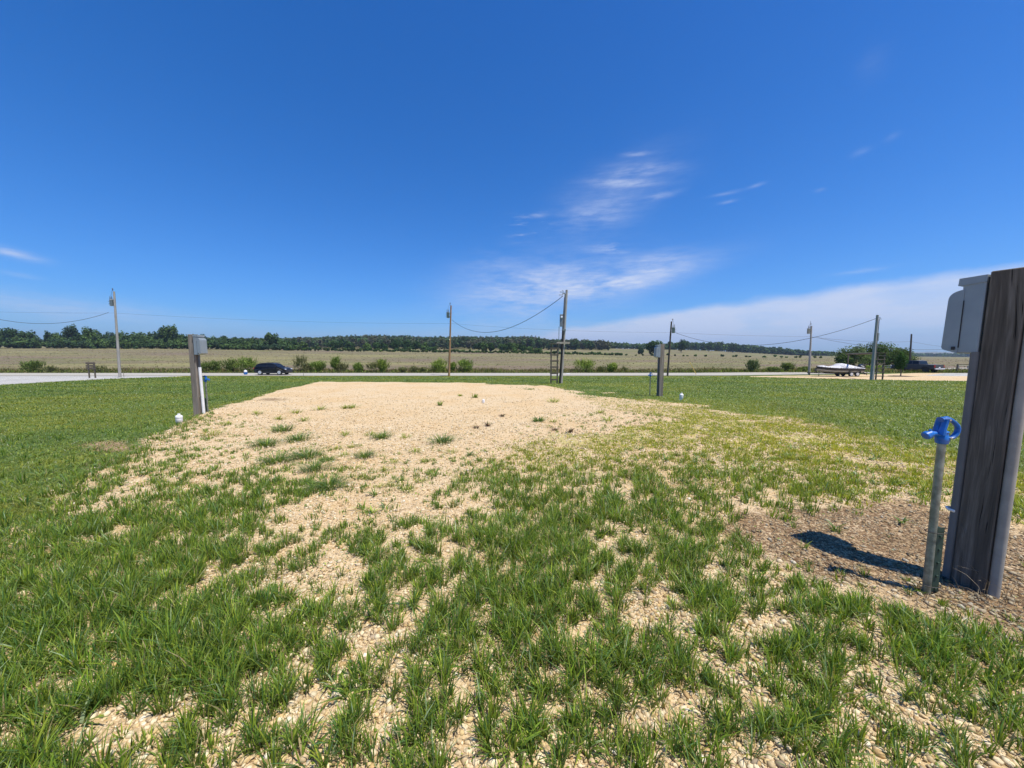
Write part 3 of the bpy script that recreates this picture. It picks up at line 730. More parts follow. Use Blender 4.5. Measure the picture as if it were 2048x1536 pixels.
# crushed stone
def stones(name, x, y, size, cols):
    ico = bmesh.new(); bmesh.ops.create_icosphere(ico, subdivisions=1, radius=1.0)
    bv = np.array([v.co[:] for v in ico.verts]); bf = np.array([[v.index for v in f.verts] for f in ico.faces]); ico.free()
    n = len(x); m = len(bv)
    s = np.stack([size * RNG.uniform(.75, 1.3, n), size * RNG.uniform(.6, 1.0, n), size * RNG.uniform(.4, .75, n)], 1)
    v = bv[None] * (1 + RNG.normal(0, .13, (n, m, 1))) * s[:, None, :]
    a, b = RNG.random(n) * 6.283, RNG.normal(0, .8, n)
    ca, sa, cb, sb = np.cos(a)[:, None], np.sin(a)[:, None], np.cos(b)[:, None], np.sin(b)[:, None]
    y1 = v[..., 1] * cb - v[..., 2] * sb; z1_ = v[..., 1] * sb + v[..., 2] * cb; x1 = v[..., 0]
    v = np.stack([x1 * ca - y1 * sa, x1 * sa + y1 * ca, z1_], -1)
    v += np.stack([x, y, H(x, y) + size * .28], 1)[:, None, :]
    f = (bf[None] + (np.arange(n) * m)[:, None, None]).reshape(-1, 3)
    return npmesh(name, v.reshape(-1, 3), [f], M['stone'], np.repeat(cols, m, 0))
x, y = scatter(.7, 19, lambda d: 6800 * min(1, (1.9 / d) ** 1.75), step=1.2, xk=1.5)
cv_, lw_, ye_, ba_, px_, py_ = zones(x, y)
keep = RNG.random(len(x)) < (1 - lw_) * (1 - .45 * ba_) * np.where(cv_ > .8, .55, 1) * (.45 + .55 * sstep(fbm(x, y, .35, 71), .35, .6)) * (1 - .93 * sstep(y, 5.5, 17)); x, y, ba_ = x[keep], y[keep], ba_[keep]; n = len(x)
pal = np.array([(.50, .37, .22), (.62, .50, .34), (.66, .54, .37), (.44, .29, .14), (.58, .42, .22), (.66, .58, .46), (.33, .25, .17)])
pc = pal[RNG.choice(7, n, p=[.27, .25, .12, .12, .15, .03, .06])] * (1 + RNG.normal(0, .1, (n, 1)))
sz = RNG.lognormal(math.log(.0066), .48, n) * np.clip(y / 4.0, 1, 1.7) * np.where(y < 2.6, 1.12, 1); big = RNG.random(n) < .006; sz[big] *= 1.9
tag(link(bpy.data.objects.new('gravel_stones', stones('gravel_stones', x, y, np.clip(sz, .004, .021), np.clip(pc * np.array([1.04, 1.07, 1.04]) * (1 - .45 * ba_[:, None]), .02, .9)))), kind='stuff')

# ---- separate tufts out on the bare gravel
TUFTS = [  # px, py, width px, kind, label
 (565, 862, 38, 'dark', 'low dark green spreading clump farthest out on the gravel'),
 (597, 881, 40, 'dark', 'dark green tuft just below the low spreading clump on the gravel'),
 (531, 892, 48, 'dark', 'broad dark clump merging with paler grass at the left gravel side'),
 (613, 916, 50, 'dark', 'tall ragged dark clump in the middle of the row of tufts on gravel'),
 (552, 924, 52, 'dark', 'wide dark green clump left of the tall ragged one on gravel'),
 (631, 940, 48, 'dark', 'dark clump joined below the tall ragged clump on pale gravel'),
 (655, 922, 24, 'dark', 'narrow upright dark tuft right of the tall ragged clump'),
 (656, 975, 62, 'dark', 'large dark spreading clump with long leaves nearest the open gravel'),
 (764, 876, 34, 'dark', 'flat dark green clump alone in the open centre of the gravel'),
 (883, 885, 40, 'dark', 'spreading green tuft on gravel just above the thick grass edge'),
 (426, 871, 36, 'pale', 'flat pale green tuft on the gravel below the left post'),
 (729, 914, 34, 'dark', 'loose dark tuft with a tall stem in the middle gravel'),
 (455, 850, 20, 'pale', 'blurry pale tuft on the left gravel slope near the post'),
 (880, 811, 22, 'stem', 'small leafy upright seedling standing on the far gravel'),
 (950, 795, 36, 'stem', 'low sprawling leafy weed beside the small white cap on gravel'),
 (920, 792, 10, 'pale', 'tiny grass sprout left of the sprawling weed by the white cap'),
 (1107, 804, 26, 'pale', 'yellow green sprout patch near the far right gravel corner'),
 (952, 857, 16, 'red', 'small reddish weed lying on the gravel, left of its pair'),
 (976, 852, 20, 'red', 'reddish brown creeping weed on gravel, right of its pair'),
 (1005, 833, 12, 'red', 'brownish withered weed upright on the middle far gravel'),
 (1077, 843, 22, 'dark', 'dark sprawling weed with thin shoots on right gravel'),
 (1106, 844, 14, 'pale', 'small sprout immediately right of a dark sprawling weed'),
 (1110, 861, 20, 'red', 'withered brown weed above the right thick grass edge'),
 (1140, 865, 22, 'red', 'dark withered weed lowest on the right gravel tongue'),
 (1216, 842, 26, 'pale', 'bushy yellow green weed on the right gravel tongue'),
 (1201, 826, 16, 'pale', 'bright yellow green sprout pair at right gravel edge')]
SMALL = [(706, 816), (692, 817), (638, 820), (592, 826), (558, 839), (608, 842), (515, 828), (691, 871), (740, 870), (811, 876), (675, 898), (706, 895), (688, 912),
         (710, 939), (767, 942), (789, 926), (728, 959), (780, 971), (817, 984), (842, 964), (865, 949), (762, 975), (830, 905), (905, 905), (850, 925)]
def tuft_thing(px, py, wpx, kind, label, group=None):
    g = G(px, py); s = wpx * 1.3 / FPX * g.y
    N = {'dark': 130, 'pale': 40, 'red': 30, 'stem': 26}[kind]
    n = int(N * (1 + max(0, wpx - 30) / 25)); a = RNG.random(n) * 6.283; r = s * .33 * np.sqrt(RNG.random(n)) * RNG.choice([1, 1, .4], n)
    if kind == 'small': pass
    r = r * (.5 if kind in ('red', 'stem') else 1.2); x, y = g.x + np.cos(a) * r, g.y + np.sin(a) * r
    hh = {'dark': .42, 'pale': .5, 'red': .45, 'stem': .8}[kind] * s; hh = min(hh, .19)
    base = np.stack([x, y, H(x, y) - .003], 1); col = gcol(n, {'dark': .0, 'pale': .35, 'red': 0, 'stem': .1}[kind])
    if kind == 'red': col = np.array([.15, .07, .05]) * (1 + RNG.normal(0, .3, (n, 1))); col[::4] = (.09, .11, .03)
    if kind == 'dark': col = col * .85
    pk = blades(base, hh * RNG.uniform(.5, 1.1, n), a + RNG.normal(0, .4, n), RNG.uniform(.4, 1.7, n) if kind != 'stem' else RNG.uniform(.2, 1.2, n),
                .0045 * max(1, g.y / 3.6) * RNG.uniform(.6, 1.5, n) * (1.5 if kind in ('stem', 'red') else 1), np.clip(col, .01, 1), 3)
    pk[0][:] -= np.array(g)[None]
    o = link(bpy.data.objects.new('weed' if kind in ('stem', 'red') else 'grass_tuft', veg_object('grass_tuft', [pk], M['grass'])))
    o.location = g; tag(o, label, 'weed' if kind in ('stem', 'red') else 'grass tuft', group)
for t in TUFTS: tuft_thing(*t)
for q in SMALL: tuft_thing(q[0], q[1], 17 + 4 * random.random(), 'pale', 'small thin green grass sprout alone on the pale gravel', 'small grass sprouts scattered over the gravel pad')

# ---- foliage made of leaf-sized faces spread over lobes
def leaf_quads(c, nrm, size, col):
    n = len(c); t = RNG.normal(size=(n, 3)); t -= nrm * (t * nrm).sum(1)[:, None]; t /= np.linalg.norm(t, axis=1)[:, None] + 1e-9
    b = np.cross(nrm, t); s = size[:, None]; k = RNG.uniform(.5, 1.0, (n, 1))
    V = np.stack([c - t * s, c - b * s * k, c + t * s, c + b * s * k], 1).reshape(-1, 3)
    Fq = np.arange(4 * n).reshape(n, 4)
    return V, Fq, np.zeros((0, 3), int), np.repeat(col, 4, 0)
def lobes_pack(cen, rad, per, size, col, up=.25, fill=.35):
    """cen (m,3), rad (m,3): faces over each lobe's outer shell and a few inside"""
    m = len(cen); k = np.repeat(np.arange(m), per); n = len(k)
    d = RNG.normal(size=(n, 3)); d /= np.linalg.norm(d, axis=1)[:, None]
    rr = np.where(RNG.random(n) < fill, RNG.uniform(.45, .95, n), RNG.uniform(.9, 1.12, n))[:, None]
    c = cen[k] + d * rad[k] * rr
    nn = d + RNG.normal(0, .55, (n, 3)); nn[:, 2] += up; nn /= np.linalg.norm(nn, axis=1)[:, None]
    cc = col[k] * (1 + RNG.normal(0, .2, (n, 1)))
    return leaf_quads(c, nn, size * RNG.uniform(.6, 1.3, n), np.clip(cc, .004, 1))
def crown_lobes(c, r, h, nl, rs=.42, flat=1.0):
    """lobes filling a crown of radius r and height h centred on c"""
    d = RNG.normal(size=(nl, 3)); d /= np.linalg.norm(d, axis=1)[:, None]; q = RNG.uniform(.35, .78, (nl, 1)) 
    cen = np.array(c) + d * q * np.array([r, r, h / 2]); rad = np.stack([RNG.uniform(.7, 1.25, nl) * rs * r] * 2 + [RNG.uniform(.7, 1.2, nl) * rs * h / 2 * 1.25 * flat], 1)
    return cen, rad
def forest(name, trees, per, size, palette):
    """trees: x, y, height, radius arrays"""
    cs, rs_, cl_ = [], [], []
    pal = np.array(palette)
    for x, y, h, r in trees:
        z = float(H(x, y)); nl = 7
        c, rd_ = crown_lobes((x, y, z + h * .56), r, h * .88, nl, .5)
        rd_ = np.minimum(rd_, np.maximum(.8, (c[:, 2:3] - z) * 1.1)); cs.append(c); rs_.append(rd_)
        cl_.append(np.repeat(pal[RNG.integers(0, len(pal))][None], nl, 0) * (1 + RNG.normal(0, .10, (nl, 1))))
    pk = lobes_pack(np.concatenate(cs), np.concatenate(rs_), per, size, np.concatenate(cl_))
    tag(link(bpy.data.objects.new(name, veg_object(name, [pk], M['forest']))), kind='stuff')
def at(px, y): return (px - 1024) / FPX * y
DK = [(.046, .084, .032), (.058, .102, .036), (.072, .12, .042), (.05, .086, .044), (.078, .128, .038)]
LT = [(.085, .14, .036), (.07, .12, .035), (.05, .095, .03), (.035, .07, .024)]
PN = [(.060, .082, .040), (.082, .088, .054), (.066, .096, .042), (.095, .098, .066)]
# left wood along the far side of the stubble field
tr = []
for row, (y0, h) in enumerate([(256, 6.0), (266, 9.0), (280, 11.2), (296, 12.3)]):
    for px in np.arange(-380, 600 - row * 12, 9.5 if row else 7):
        f_ = np.interp(px, [-400, 0, 120, 380, 470, 600], [1.15, 1.05, 1.0, .98, .72, .6])
        tr.append((at(px + RNG.normal(0, 3), y0), y0 + RNG.normal(0, 3), h * f_ * RNG.uniform(.78, 1.15), RNG.uniform(2.6, 4.0)))
forest('woodland', tr, 60, .62, DK)
# wooded hill in the middle
tr = []
for y0 in np.arange(455, 760, 17):
    lo = np.interp(y0, [455, 520, 600, 760], [590, 380, 300, 250]); hi = np.interp(y0, [455, 600, 760], [1215, 1225, 1150])
    for px in np.arange(lo, hi, 8.5 * 470 / y0 * 1.15):
        hump = np.interp(px, [250, 560, 640, 740, 800, 900, 930, 980, 1050, 1075, 1090, 1150, 1215, 1240], [.85, .9, 1.0, 1.25, 1.15, 1.0, 1.12, .98, 1.22, 1.22, .95, 1.05, 1.0, .6])
        tr.append((at(px + RNG.normal(0, 3), y0), y0 + RNG.normal(0, 5), 11.4 * hump * RNG.uniform(.82, 1.12), RNG.uniform(4, 6)))
forest('hill_forest', tr, 26, 1.25, PN + DK[:2])
# lighter trees and hedge in front of the hill
tr = []
for px in np.arange(575, 1245, 4.2):
    tr.append((at(px, 252), 252 + RNG.normal(0, 1.5), RNG.uniform(.9, 2.4) * np.interp(px, [575, 700, 860, 1240], [1.5, 1.4, 1.2, 1.0]), RNG.uniform(.9, 1.6)))
for px in np.arange(1240, 1640, 14): tr.append((at(px + RNG.normal(0, 5), 252), 252, RNG.uniform(.6, 1.8), RNG.uniform(.6, 1.2)))
forest('hedgerow', tr, 26, .34, LT + [(.06, .085, .03)])
tr = [(at(px, y), y, h, r) for px, y, h, r in [(575, 300, 8, 4), (590, 305, 9, 4), (610, 300, 6, 4), (665, 320, 9, 5), (680, 320, 10, 4.5), (700, 325, 8, 4), (735, 300, 6, 4), (755, 300, 7, 4), (770, 300, 8, 4), (790, 300, 9.5, 5), (812, 300, 10, 5), (830, 300, 9, 5), (850, 305, 7, 4), (865, 300, 5, 4),
     (955, 300, 7, 4), (972, 300, 8, 4.5), (983, 300, 7, 4), (1003, 300, 7, 4), (1014, 300, 8.5, 4.5), (1028, 300, 8, 4), (1045, 300, 6, 4), (1062, 300, 5.5, 4), (1075, 300, 4, 3.5)]]
forest('field_edge_trees', tr, 110, .55, LT)
# right: slope woods, far belt
tr = []
for y0 in np.arange(640, 760, 22):
    for px in np.arange(1215, 1350, 7): tr.append((at(px + RNG.normal(0, 3), y0), y0, RNG.uniform(8, 11), 5.5))
    for px in np.arange(1340, 1660, 6):
        hh_ = np.interp(px, [1340, 1400, 1440, 1480, 1540, 1600, 1680], [13, 13, 15, 14, 11.5, 9, 6]) 
        tr.append((at(px + RNG.normal(0, 3), y0), y0, hh_ * RNG.uniform(.75, 1.15), 5.5))
forest('slope_woods', tr, 22, 1.5, DK)
tr = []
for y0 in (1180, 1280, 1400):
    for px in np.arange(1480, 2330, 6): tr.append((at(px + RNG.normal(0, 3), y0), y0, RNG.uniform(9, 13.5), 11))
forest('plain_woods', tr, 24, 2.6, DK + LT[:1])

# single trees one can tell apart
def tree(name, label, px, y, h, r, pal, per=90, nl=12, size=.5, trunk_h=.35, flat=1.0, mat='forest', cat='tree', group=None, z=None, trunk=True, fillv=.35, cz=.62, ch=.76):
    x = at(px, y); zz = float(H(x, y)); t = thing(name, label, cat, (x, y, zz), 0, group)
    c, rd_ = crown_lobes((0, 0, h * cz), r, h * ch, nl, .42, flat)
    colr = np.array(pal)[RNG.integers(0, len(pal), nl)] * (1 + RNG.normal(0, .12, (nl, 1)))
    o = link(bpy.data.objects.new('crown', veg_object('crown', [lobes_pack(c, rd_, per, size, colr, fill=fillv)], M[mat]))); o.parent = t
    mb = MB(); rt = max(.03, h * .018)
    mb.tube([(0, 0, -.1), (rt * .4, 0, h * .25), (-rt * .3, rt * .4, h * .5), (0, 0, h * .8)], [rt * 1.3, rt, rt * .7, rt * .25], 7)
    for k in range(5):
        q = c[k % nl]; mb.tube([(0, 0, h * (.22 + .07 * k)), (q[0] * .5, q[1] * .5, (h * .3 + q[2]) / 2 + .05 * h), tuple(q)], [rt * .55, rt * .4, rt * .15], 5)
    mb.build('trunk', M['bark'], t)
    return t
tree('tree', 'dark round topped tree standing above the left wood', 150, 262, 16.3, 4.6, [DK[0], DK[3]], 130, 14)
tree('tree', 'pale green tree directly right of the dark round one', 186, 264, 14.8, 4.6, [LT[0], LT[1]], 120, 12)
tree('tree', 'broad tree rising at the far left end of the wood', 20, 264, 16.0, 4.8, [LT[3], DK[2]], 120, 12)
tree('tree', 'small topped tree between the far left and the dark round tree', 54, 264, 14.0, 3.0, [DK[1]], 80, 8)
tree('pine_tree', 'tall twin crowned tree cluster just left of the left post, right crown', 348, 258, 17.3, 4.6, [DK[2], DK[4]], 130, 14)
tree('pine_tree', 'lower left crown of the twin tree cluster beside left post', 333, 259, 15.4, 4.2, [DK[2], DK[1]], 130, 13)
tree('tree', 'tree with sprawling top above the wood behind the black car', 547, 262, 13.2, 4.4, [DK[1], DK[2]], 110, 14)
tree('tree', 'large dark tree on the field edge left of the right post', 1308, 262, 11.2, 6.2, [DK[0], DK[1]], 170, 18, .5, cz=.56, ch=.9)
tree('tree', 'bright green young tree at foot of large dark field tree', 1316, 254, 6.3, 3.0, [LT[1], (.08, .14, .035)], 150, 12, .4, cz=.52, ch=.95)
tree('tree', 'small dark tree on the slope left of the large field tree', 1281, 300, 6.8, 3.4, [DK[0], DK[3]], 90, 10, .45, cz=.55, ch=.95)
tree('tree', 'spreading tree on skyline right of the leaning dark pole', 1361, 420, 14.5, 7.0, [DK[1], DK[3]], 110, 15, .75)
tree('tree', 'flat topped skyline tree halfway along the right slope', 1416, 520, 14.0, 8.5, [DK[0], DK[3]], 90, 14, .95, flat=.7)
tree('tree', 'pale thin skyline tree farther right on the slope', 1463, 560, 15.0, 6.5, [LT[3], DK[3]], 80, 12, .9)
tree('tree', 'small skyline tree where the right slope runs down', 1478, 600, 12.0, 4.6, [DK[0]], 60, 8, .9)

# bushes along the far side of the road
BU = [(68, 44, 30, 'green', 'green bush beyond the road at far left'), (98, 34, 16, 'pale', 'faint pale bush touching the far left green bush'), (196, 36, 17, 'pale', 'faint olive bush behind the small board sign'),
 (398, 26, 22, 'green', 'bush peeping out left of the left post across road'), (428, 40, 27, 'green', 'wide grey green bush across the road just right of left post'), (463, 40, 31, 'green', 'grey green bush across the road between left post and barrel'), (492, 44, 37, 'bright', 'tallest bush across the road behind the blue barrel'),
 (601, 30, 38, 'pale', 'tall thin bush right in front of the car nose'), (616, 26, 22, 'pale', 'low twiggy bush right of the tall thin one'), (636, 36, 27, 'bright', 'rounded green bush right of the car'),
 (672, 20, 38, 'bright', 'narrow pointed bush standing across the road'), (685, 28, 24, 'pale', 'low bush leaning on the narrow pointed bush'), (716, 26, 24, 'bright', 'small pointed bush alone across the road'),
 (746, 34, 26, 'pale', 'dull bush joined to a brighter bush'), (765, 32, 30, 'yellow', 'bright yellow green bush joined to a dull bush'), (806, 22, 14, 'pale', 'first low bush in the faint row before the brown pole'), (827, 24, 16, 'pale', 'second low bush in the faint row before the brown pole'), (846, 18, 15, 'pale', 'third low bush in the faint row before the brown pole'),
 (878, 42, 31, 'yellow', 'bush at the left foot of the brown utility pole'), (905, 20, 22, 'yellow', 'small bush at the right foot of the brown utility pole'), (931, 42, 29, 'bright', 'round bush right of the brown utility pole'),
 (1168, 50, 32, 'yellow', 'round bright bush right of the centre service pole'), (1203, 30, 16, 'pale', 'low faint bush beside the round bright bush'), (1224, 24, 24, 'yellow', 'small thin yellow green bush in the middle right'), (1247, 22, 12, 'pale', 'lowest twiggy bush right of the thin yellow one'),
 (1506, 32, 27, 'grey', 'dense rounded shrub across the road on the right'), (1578, 28, 21, 'green', 'shrub across the road left of the boat'), (1606, 22, 12, 'green', 'low shrub closest to the boat nose'), (1545, 26, 11, 'green', 'low shrub between the rounded shrub and the boat')]
BC = {'green': [(.125, .175, .05), (.16, .205, .06)], 'pale': [(.22, .22, .10), (.18, .19, .08)], 'bright': [(.15, .22, .045), (.19, .26, .06)], 'yellow': [(.23, .29, .06), (.18, .25, .05)], 'grey': [(.13, .17, .075), (.10, .14, .06)]}
for px, w, h, kind, lab in BU:
    y = 59.5 + RNG.uniform(0, 2.5); x = at(px, y); z = float(H(x, y)); k = y / FPX; r, hh_ = w / 2 * k * .9, h * k * .92
    t = thing('bush', lab, 'bush', (x, y, z), 0)
    nl = 14 if kind != 'pale' else 8
    c, rd_ = crown_lobes((0, 0, hh_ * .54), r, hh_ * .95, nl, .40)
    per = 115 if kind != 'pale' else 55
    colr = np.array(BC[kind])[RNG.integers(0, 2, nl)] * (1 + RNG.normal(0, .12, (nl, 1)))
    # twiggy shoots poking out of the outline
    ns = 110; a = RNG.random(ns) * 6.28; rr = RNG.random(ns) ** .5 * r * .85
    sb = np.stack([np.cos(a) * rr, np.sin(a) * rr, hh_ * RNG.uniform(.3, .7, ns)], 1)
    sh = blades(sb, hh_ * RNG.uniform(.25, .52, ns), a, RNG.uniform(.1, .7, ns), np.full(ns, .09), colr[RNG.integers(0, nl, ns)], 2)
    o = link(bpy.data.objects.new('foliage', veg_object('foliage', [lobes_pack(c, rd_, per, .085, colr, fill=.55), sh], M['leaf']))); o.parent = t
    mb = MB()
    for j in range(7):
        q = c[j % nl] * .9; mb.tube([(q[0] * .15, q[1] * .15, -.05), (q[0] * .5, q[1] * .5, q[2] * .5), tuple(q)], [.035, .025, .01], 5)
    mb.build('stem', M['bark'], t)
# thicket behind the boat
for px, y, h, r, pal, nl, lab in [(1706, 76, 5.0, 3.0, [(.10, .145, .055), (.13, .17, .08)], 20, 'airy pale green tree at the left end of the thicket behind the boat'),
    (1738, 78, 5.3, 3.0, [(.055, .095, .028), (.075, .115, .035)], 20, 'dark green tree in the middle of the thicket behind the wooden frame'),
    (1772, 80, 5.7, 3.2, [(.06, .10, .03), (.09, .14, .04)], 22, 'tallest tree of the thicket with a ragged top'),
    (1797, 80, 4.4, 2.8, [(.10, .15, .045), (.085, .13, .04)], 18, 'sloping green tree at the right end of the thicket'),
    (1688, 74, 2.9, 1.7, [(.09, .14, .04), (.07, .11, .035)], 12, 'low bushy tree at the left foot of the thicket')]:
    tree('thicket_tree', lab, px, y, h, r, pal, 190, nl, .14, mat='leaf', cz=.55, ch=.95, fillv=.5, group='trees of the thicket behind the boat')
for px, w, h, lab in [(1735, 34, 11, 'bright yellow green low bush between outboard motor and wooden frame'), (1765, 30, 11, 'bright low bush seen through the ladder rungs')]:
    y = 66; k = y / FPX; x = at(px, y)
    c, rd_ = crown_lobes((0, 0, h * k * .5), w / 2 * k, h * k, 12, .4); colr = np.array([(.17, .24, .04)] * 12) * (1 + RNG.normal(0, .1, (12, 1)))
    o = link(bpy.data.objects.new('bush', veg_object('bush', [lobes_pack(c, rd_, 120, .09, colr)], M['leaf']))); o.location = (x, y, float(H(x, y))); tag(o, lab, 'bush')
gt = G(1801, 753)
tt = tree('young_tree', 'young dark green tree in a mulch ring before the pickup truck', 1801, gt.y, 58 / FPX * gt.y * .78, .66, [(.035, .085, .02), (.05, .11, .028)], 170, 16, .075, mat='leaf', cz=.62, ch=.8)
tt.location = gt
ring = MB(); ring.lathe([(1.25, -.03), (1.2, .05), (.8, .09), (.1, .13)], 24)
ring.build('mulch_ring', simple('dark_mulch', (.035, .022, .015), .95, 0, .4, 20, bs=.8), tt)

# ------------------------------------------------------------------ pedestals, hydrants, caps
def rounded(pts, r, n=4):
    out = []; m = len(pts)
    for i in range(m):
        p, a, b = Vector(pts[i][:2]), Vector(pts[i - 1][:2]), Vector(pts[(i + 1) % m][:2]); rr = pts[i][2] if len(pts[i]) > 2 else r
        if rr <= 0: out.append(tuple(p)); continue
        u, v = (a - p).normalized() * rr, (b - p).normalized() * rr
        for k in range(n + 1):
            t = k / n; out.append(tuple((p + u) * (1 - t) ** 2 + p * 2 * t * (1 - t) + (p + v) * t * t))
    return out
def pedestal(label, loc, rz, w, h, boxw=.25, boxh=.50, drop=.035, conduit_y=.0, near=False, sleeve=False, tilt=(0, 0)):
    t = thing('electrical_pedestal', label, 'electrical pedestal', loc, rz, None); t.rotation_euler = (tilt[0], tilt[1], rz)
    MB().box((0, 0, h / 2 - .1), (w, w, h + .2), bev=.006).build('post', M['wood'] if near else M['wood_sunlit'], t)
    x0 = w / 2 + .012; top = h - drop; bot = top - boxh; cy = (w / 2 - boxw / 2) if near else 0
    MB().box((x0 - .006, cy, (top + bot) / 2), (.010, boxw * .55, boxh * 1.04)).build('mounting_strap', M['galv'], t)
    b = MB().box((x0 + .052, cy, (top + bot) / 2 - .01), (.104, boxw, boxh - .02), bev=.006).build('electric_box', M['box'], t)
    MB().prism([(x0 - .004, top), (x0 + .122, top - .006), (x0 + .125, top - .055), (x0 + .116, top - .058), (x0 - .004, top - .046)], boxw / 2 + .006, y0=cy).build('box_cap', M['box'], b)
    door = MB().prism(rounded([(x0 + .092, bot + .0, .004), (x0 + .172, bot + .028, .02), (x0 + .164, top - .10, .05), (x0 + .092, top - .082, .004)], .01, 6), boxw / 2 + .004, y0=cy).build('box_door', M['box'], b)
    MB().box((x0 + .090, cy, (top + bot) / 2 - .06), (.004, boxw + .0105, boxh * .62)).build('door_seam', M['box_dark'], b)
    MB().box((x0 + .112, cy - boxw / 2 - .006, bot + .035), (.018, .008, .022)).build('latch', M['box_dark'], b)
    MB().box((x0 + .112, cy + boxw / 2 + .006, bot + .035), (.018, .008, .022)).build('latch', M['box_dark'], b)
    cx = w / 2 + .024 if near else x0 + .028
    cm = MB().tube([(cx + .002, conduit_y, bot + .01), (cx, conduit_y, .55 * h), (cx, conduit_y, -.05)], .024, 14)
    if near:
        MB().tube([(-w / 2 - .026, .048, h * .97), (-w / 2 - .026, .048, .5 * h), (-w / 2 - .028, .046, -.05)], .026, 18).build('conduit', M['pvc_pale'], t, smooth=True)
    c = cm.build('conduit', M['pvc'], t, smooth=True)
    if sleeve: MB().tube([(x0 + .028, conduit_y, h * .60), (x0 + .05, conduit_y, .02)], .034, 14).build('conduit_sleeve', M['white'], t, smooth=True)
    MB().tube([(x0 + .0, conduit_y - .045, h * .235), (x0 + .035, conduit_y - .034, h * .235), (x0 + .058, conduit_y, h * .235), (x0 + .035, conduit_y + .034, h * .235), (x0 + .0, conduit_y + .045, h * .235)], .006, 6, flat=(1, 1.6)).build('conduit_clamp', M['white'] if near else M['galv'], c)
    return t
pn = G(1946, 1170)
pedestal('large weathered wooden post with grey electrical box at right foreground', pn, R(107.5), .157, 2.14, .25, .52, .018, conduit_y=.058, near=True, tilt=(R(1.2), R(-.35)))
pl = G(391, 832)
pedestal('weathered wooden post with pale grey electrical box left of the gravel', pl + Vector((.0, .1, 0)), R(2), .15, 2.14, .22, .52, .01, conduit_y=0, sleeve=True)
pr_ = G(1322, 793)
pedestal('slim wooden post with grey electrical box on the right lawn edge', pr_ + Vector((0, .1, 0)), R(181), .17, 2.14, .24, .52, .02, conduit_y=0, sleeve=False)

def hydrant(label, loc, rz, h, detail=True, stake=True):
    t = thing('yard_hydrant', label, 'yard hydrant', loc, rz)
    ph = h - .17
    MB().tube([(0, 0, -.08), (0, 0, ph * .5), (0, 0, ph)], .0205, 18).build('pipe', M['galv'], t, smooth=True)
    hd = MB()
    hd.lathe([(.024, ph - .025), (.033, ph - .02), (.038, ph + .002), (.038, ph + .03), (.031, ph + .04), (.031, ph + .062), (.034, ph + .066), (.026, ph + .072)], 20)
    # fork of the casting leaning up to the pivot, open in the middle
    for s_ in (-1, 1):
        hd.tube([(-.026, s_ * .018, ph + .045), (-.022, s_ * .020, ph + .09), (-.012, s_ * .020, ph + .135), (-.006, s_ * .018, ph + .158)], [.024, .019, .019, .020], 10, flat=(.75, 1.15))
    hd.tube([(-.026, 0, ph + .155), (.022, 0, ph + .158)], .024, 12, flat=(1.1, .75))
    body = hd.build('hydrant_head', M['blue'], t, smooth=True)
    sp = MB().tube([(-.01, 0, ph + .042), (-.055, 0, ph + .052), (-.085, 0, ph + .045)], [.020, .017, .019], 12)
    Mx = Matrix.Translation((-.088, 0, ph + .046)) @ Matrix.Rotation(R(-118), 4, 'Y')
    sp.lathe([(.020, -.018), (.024, -.010), (.024, .004), (.029, .006), (.030, .028), (.024, .036)], 18, Mx)
    sp.tube([(-.082, 0, ph + .06), (-.088, 0, ph + .082)], [.011, .007], 8)
    sp.build('spout', M['blue'], body, smooth=True)
    hl = MB().tube([(-.004, 0, ph + .166), (.018, 0, ph + .168), (.040, 0, ph + .156), (.068, 0, ph + .136), (.090, 0, ph + .114), (.099, 0, ph + .092), (.097, 0, ph + .066), (.086, 0, ph + .042), (.064, 0, ph + .022), (.036, 0, ph + .016), (.02, 0, ph + .018)],
                   [.012, .015, .016, .015, .015, .015, .015, .015, .015, .013, .010], 12, flat=(1.35, .80))
    hl.build('handle', M['blue'], t, smooth=True)
    MB().tube([(.002, 0, ph + .07), (-.002, 0, ph + .15)], .007, 10).build('plunger_rod', M['steel'], t, smooth=True)
    for zz in (ph + .158, ph + .026): MB().tube([(0 if zz > ph + .1 else .018, -.044, zz), (0 if zz > ph + .1 else .018, .044, zz)], .007, 8).build('pivot_bolt', M['steel'], t, smooth=True)
    for o in list(t.children):
        if o.name.split('.')[0] in ('hydrant_head', 'handle', 'plunger_rod', 'pivot_bolt'): o.scale = (.88,) * 3; o.location.z = ph * .12
    if stake:
        s = MB().box((.046, -.004, h * .17), (.042, .005, h * .42)).box((.046, .010, h * .17), (.005, .028, h * .42))
        for k in range(5): s.box((.046, -.009, h * (.03 + .075 * k)), (.012, .010, .012))
        s.build('metal_stake', M['green_stake'], t)
        for zz in (h * .05, h * .355):
            MB().tube([(.056 * math.cos(a) + .020, .036 * math.sin(a) + .002, zz) for a in np.linspace(0, 6.283, 15)], .0028, 6).build('cable_tie', M['black'], t)
    return t
g = G(1852, 1186); hydrant('tall blue headed water hydrant on galvanised pipe at right foreground', g, R(-4), 1.21)
g = onground(415.5, 9.75); hydrant('blue topped water hydrant right behind the left post', g, R(185), 1.02, stake=True)
g = G(1300, 786); hydrant('thin blue topped water hydrant left of the slim right post', onground(1299.5, 15.4), R(20), 1.0, stake=False)
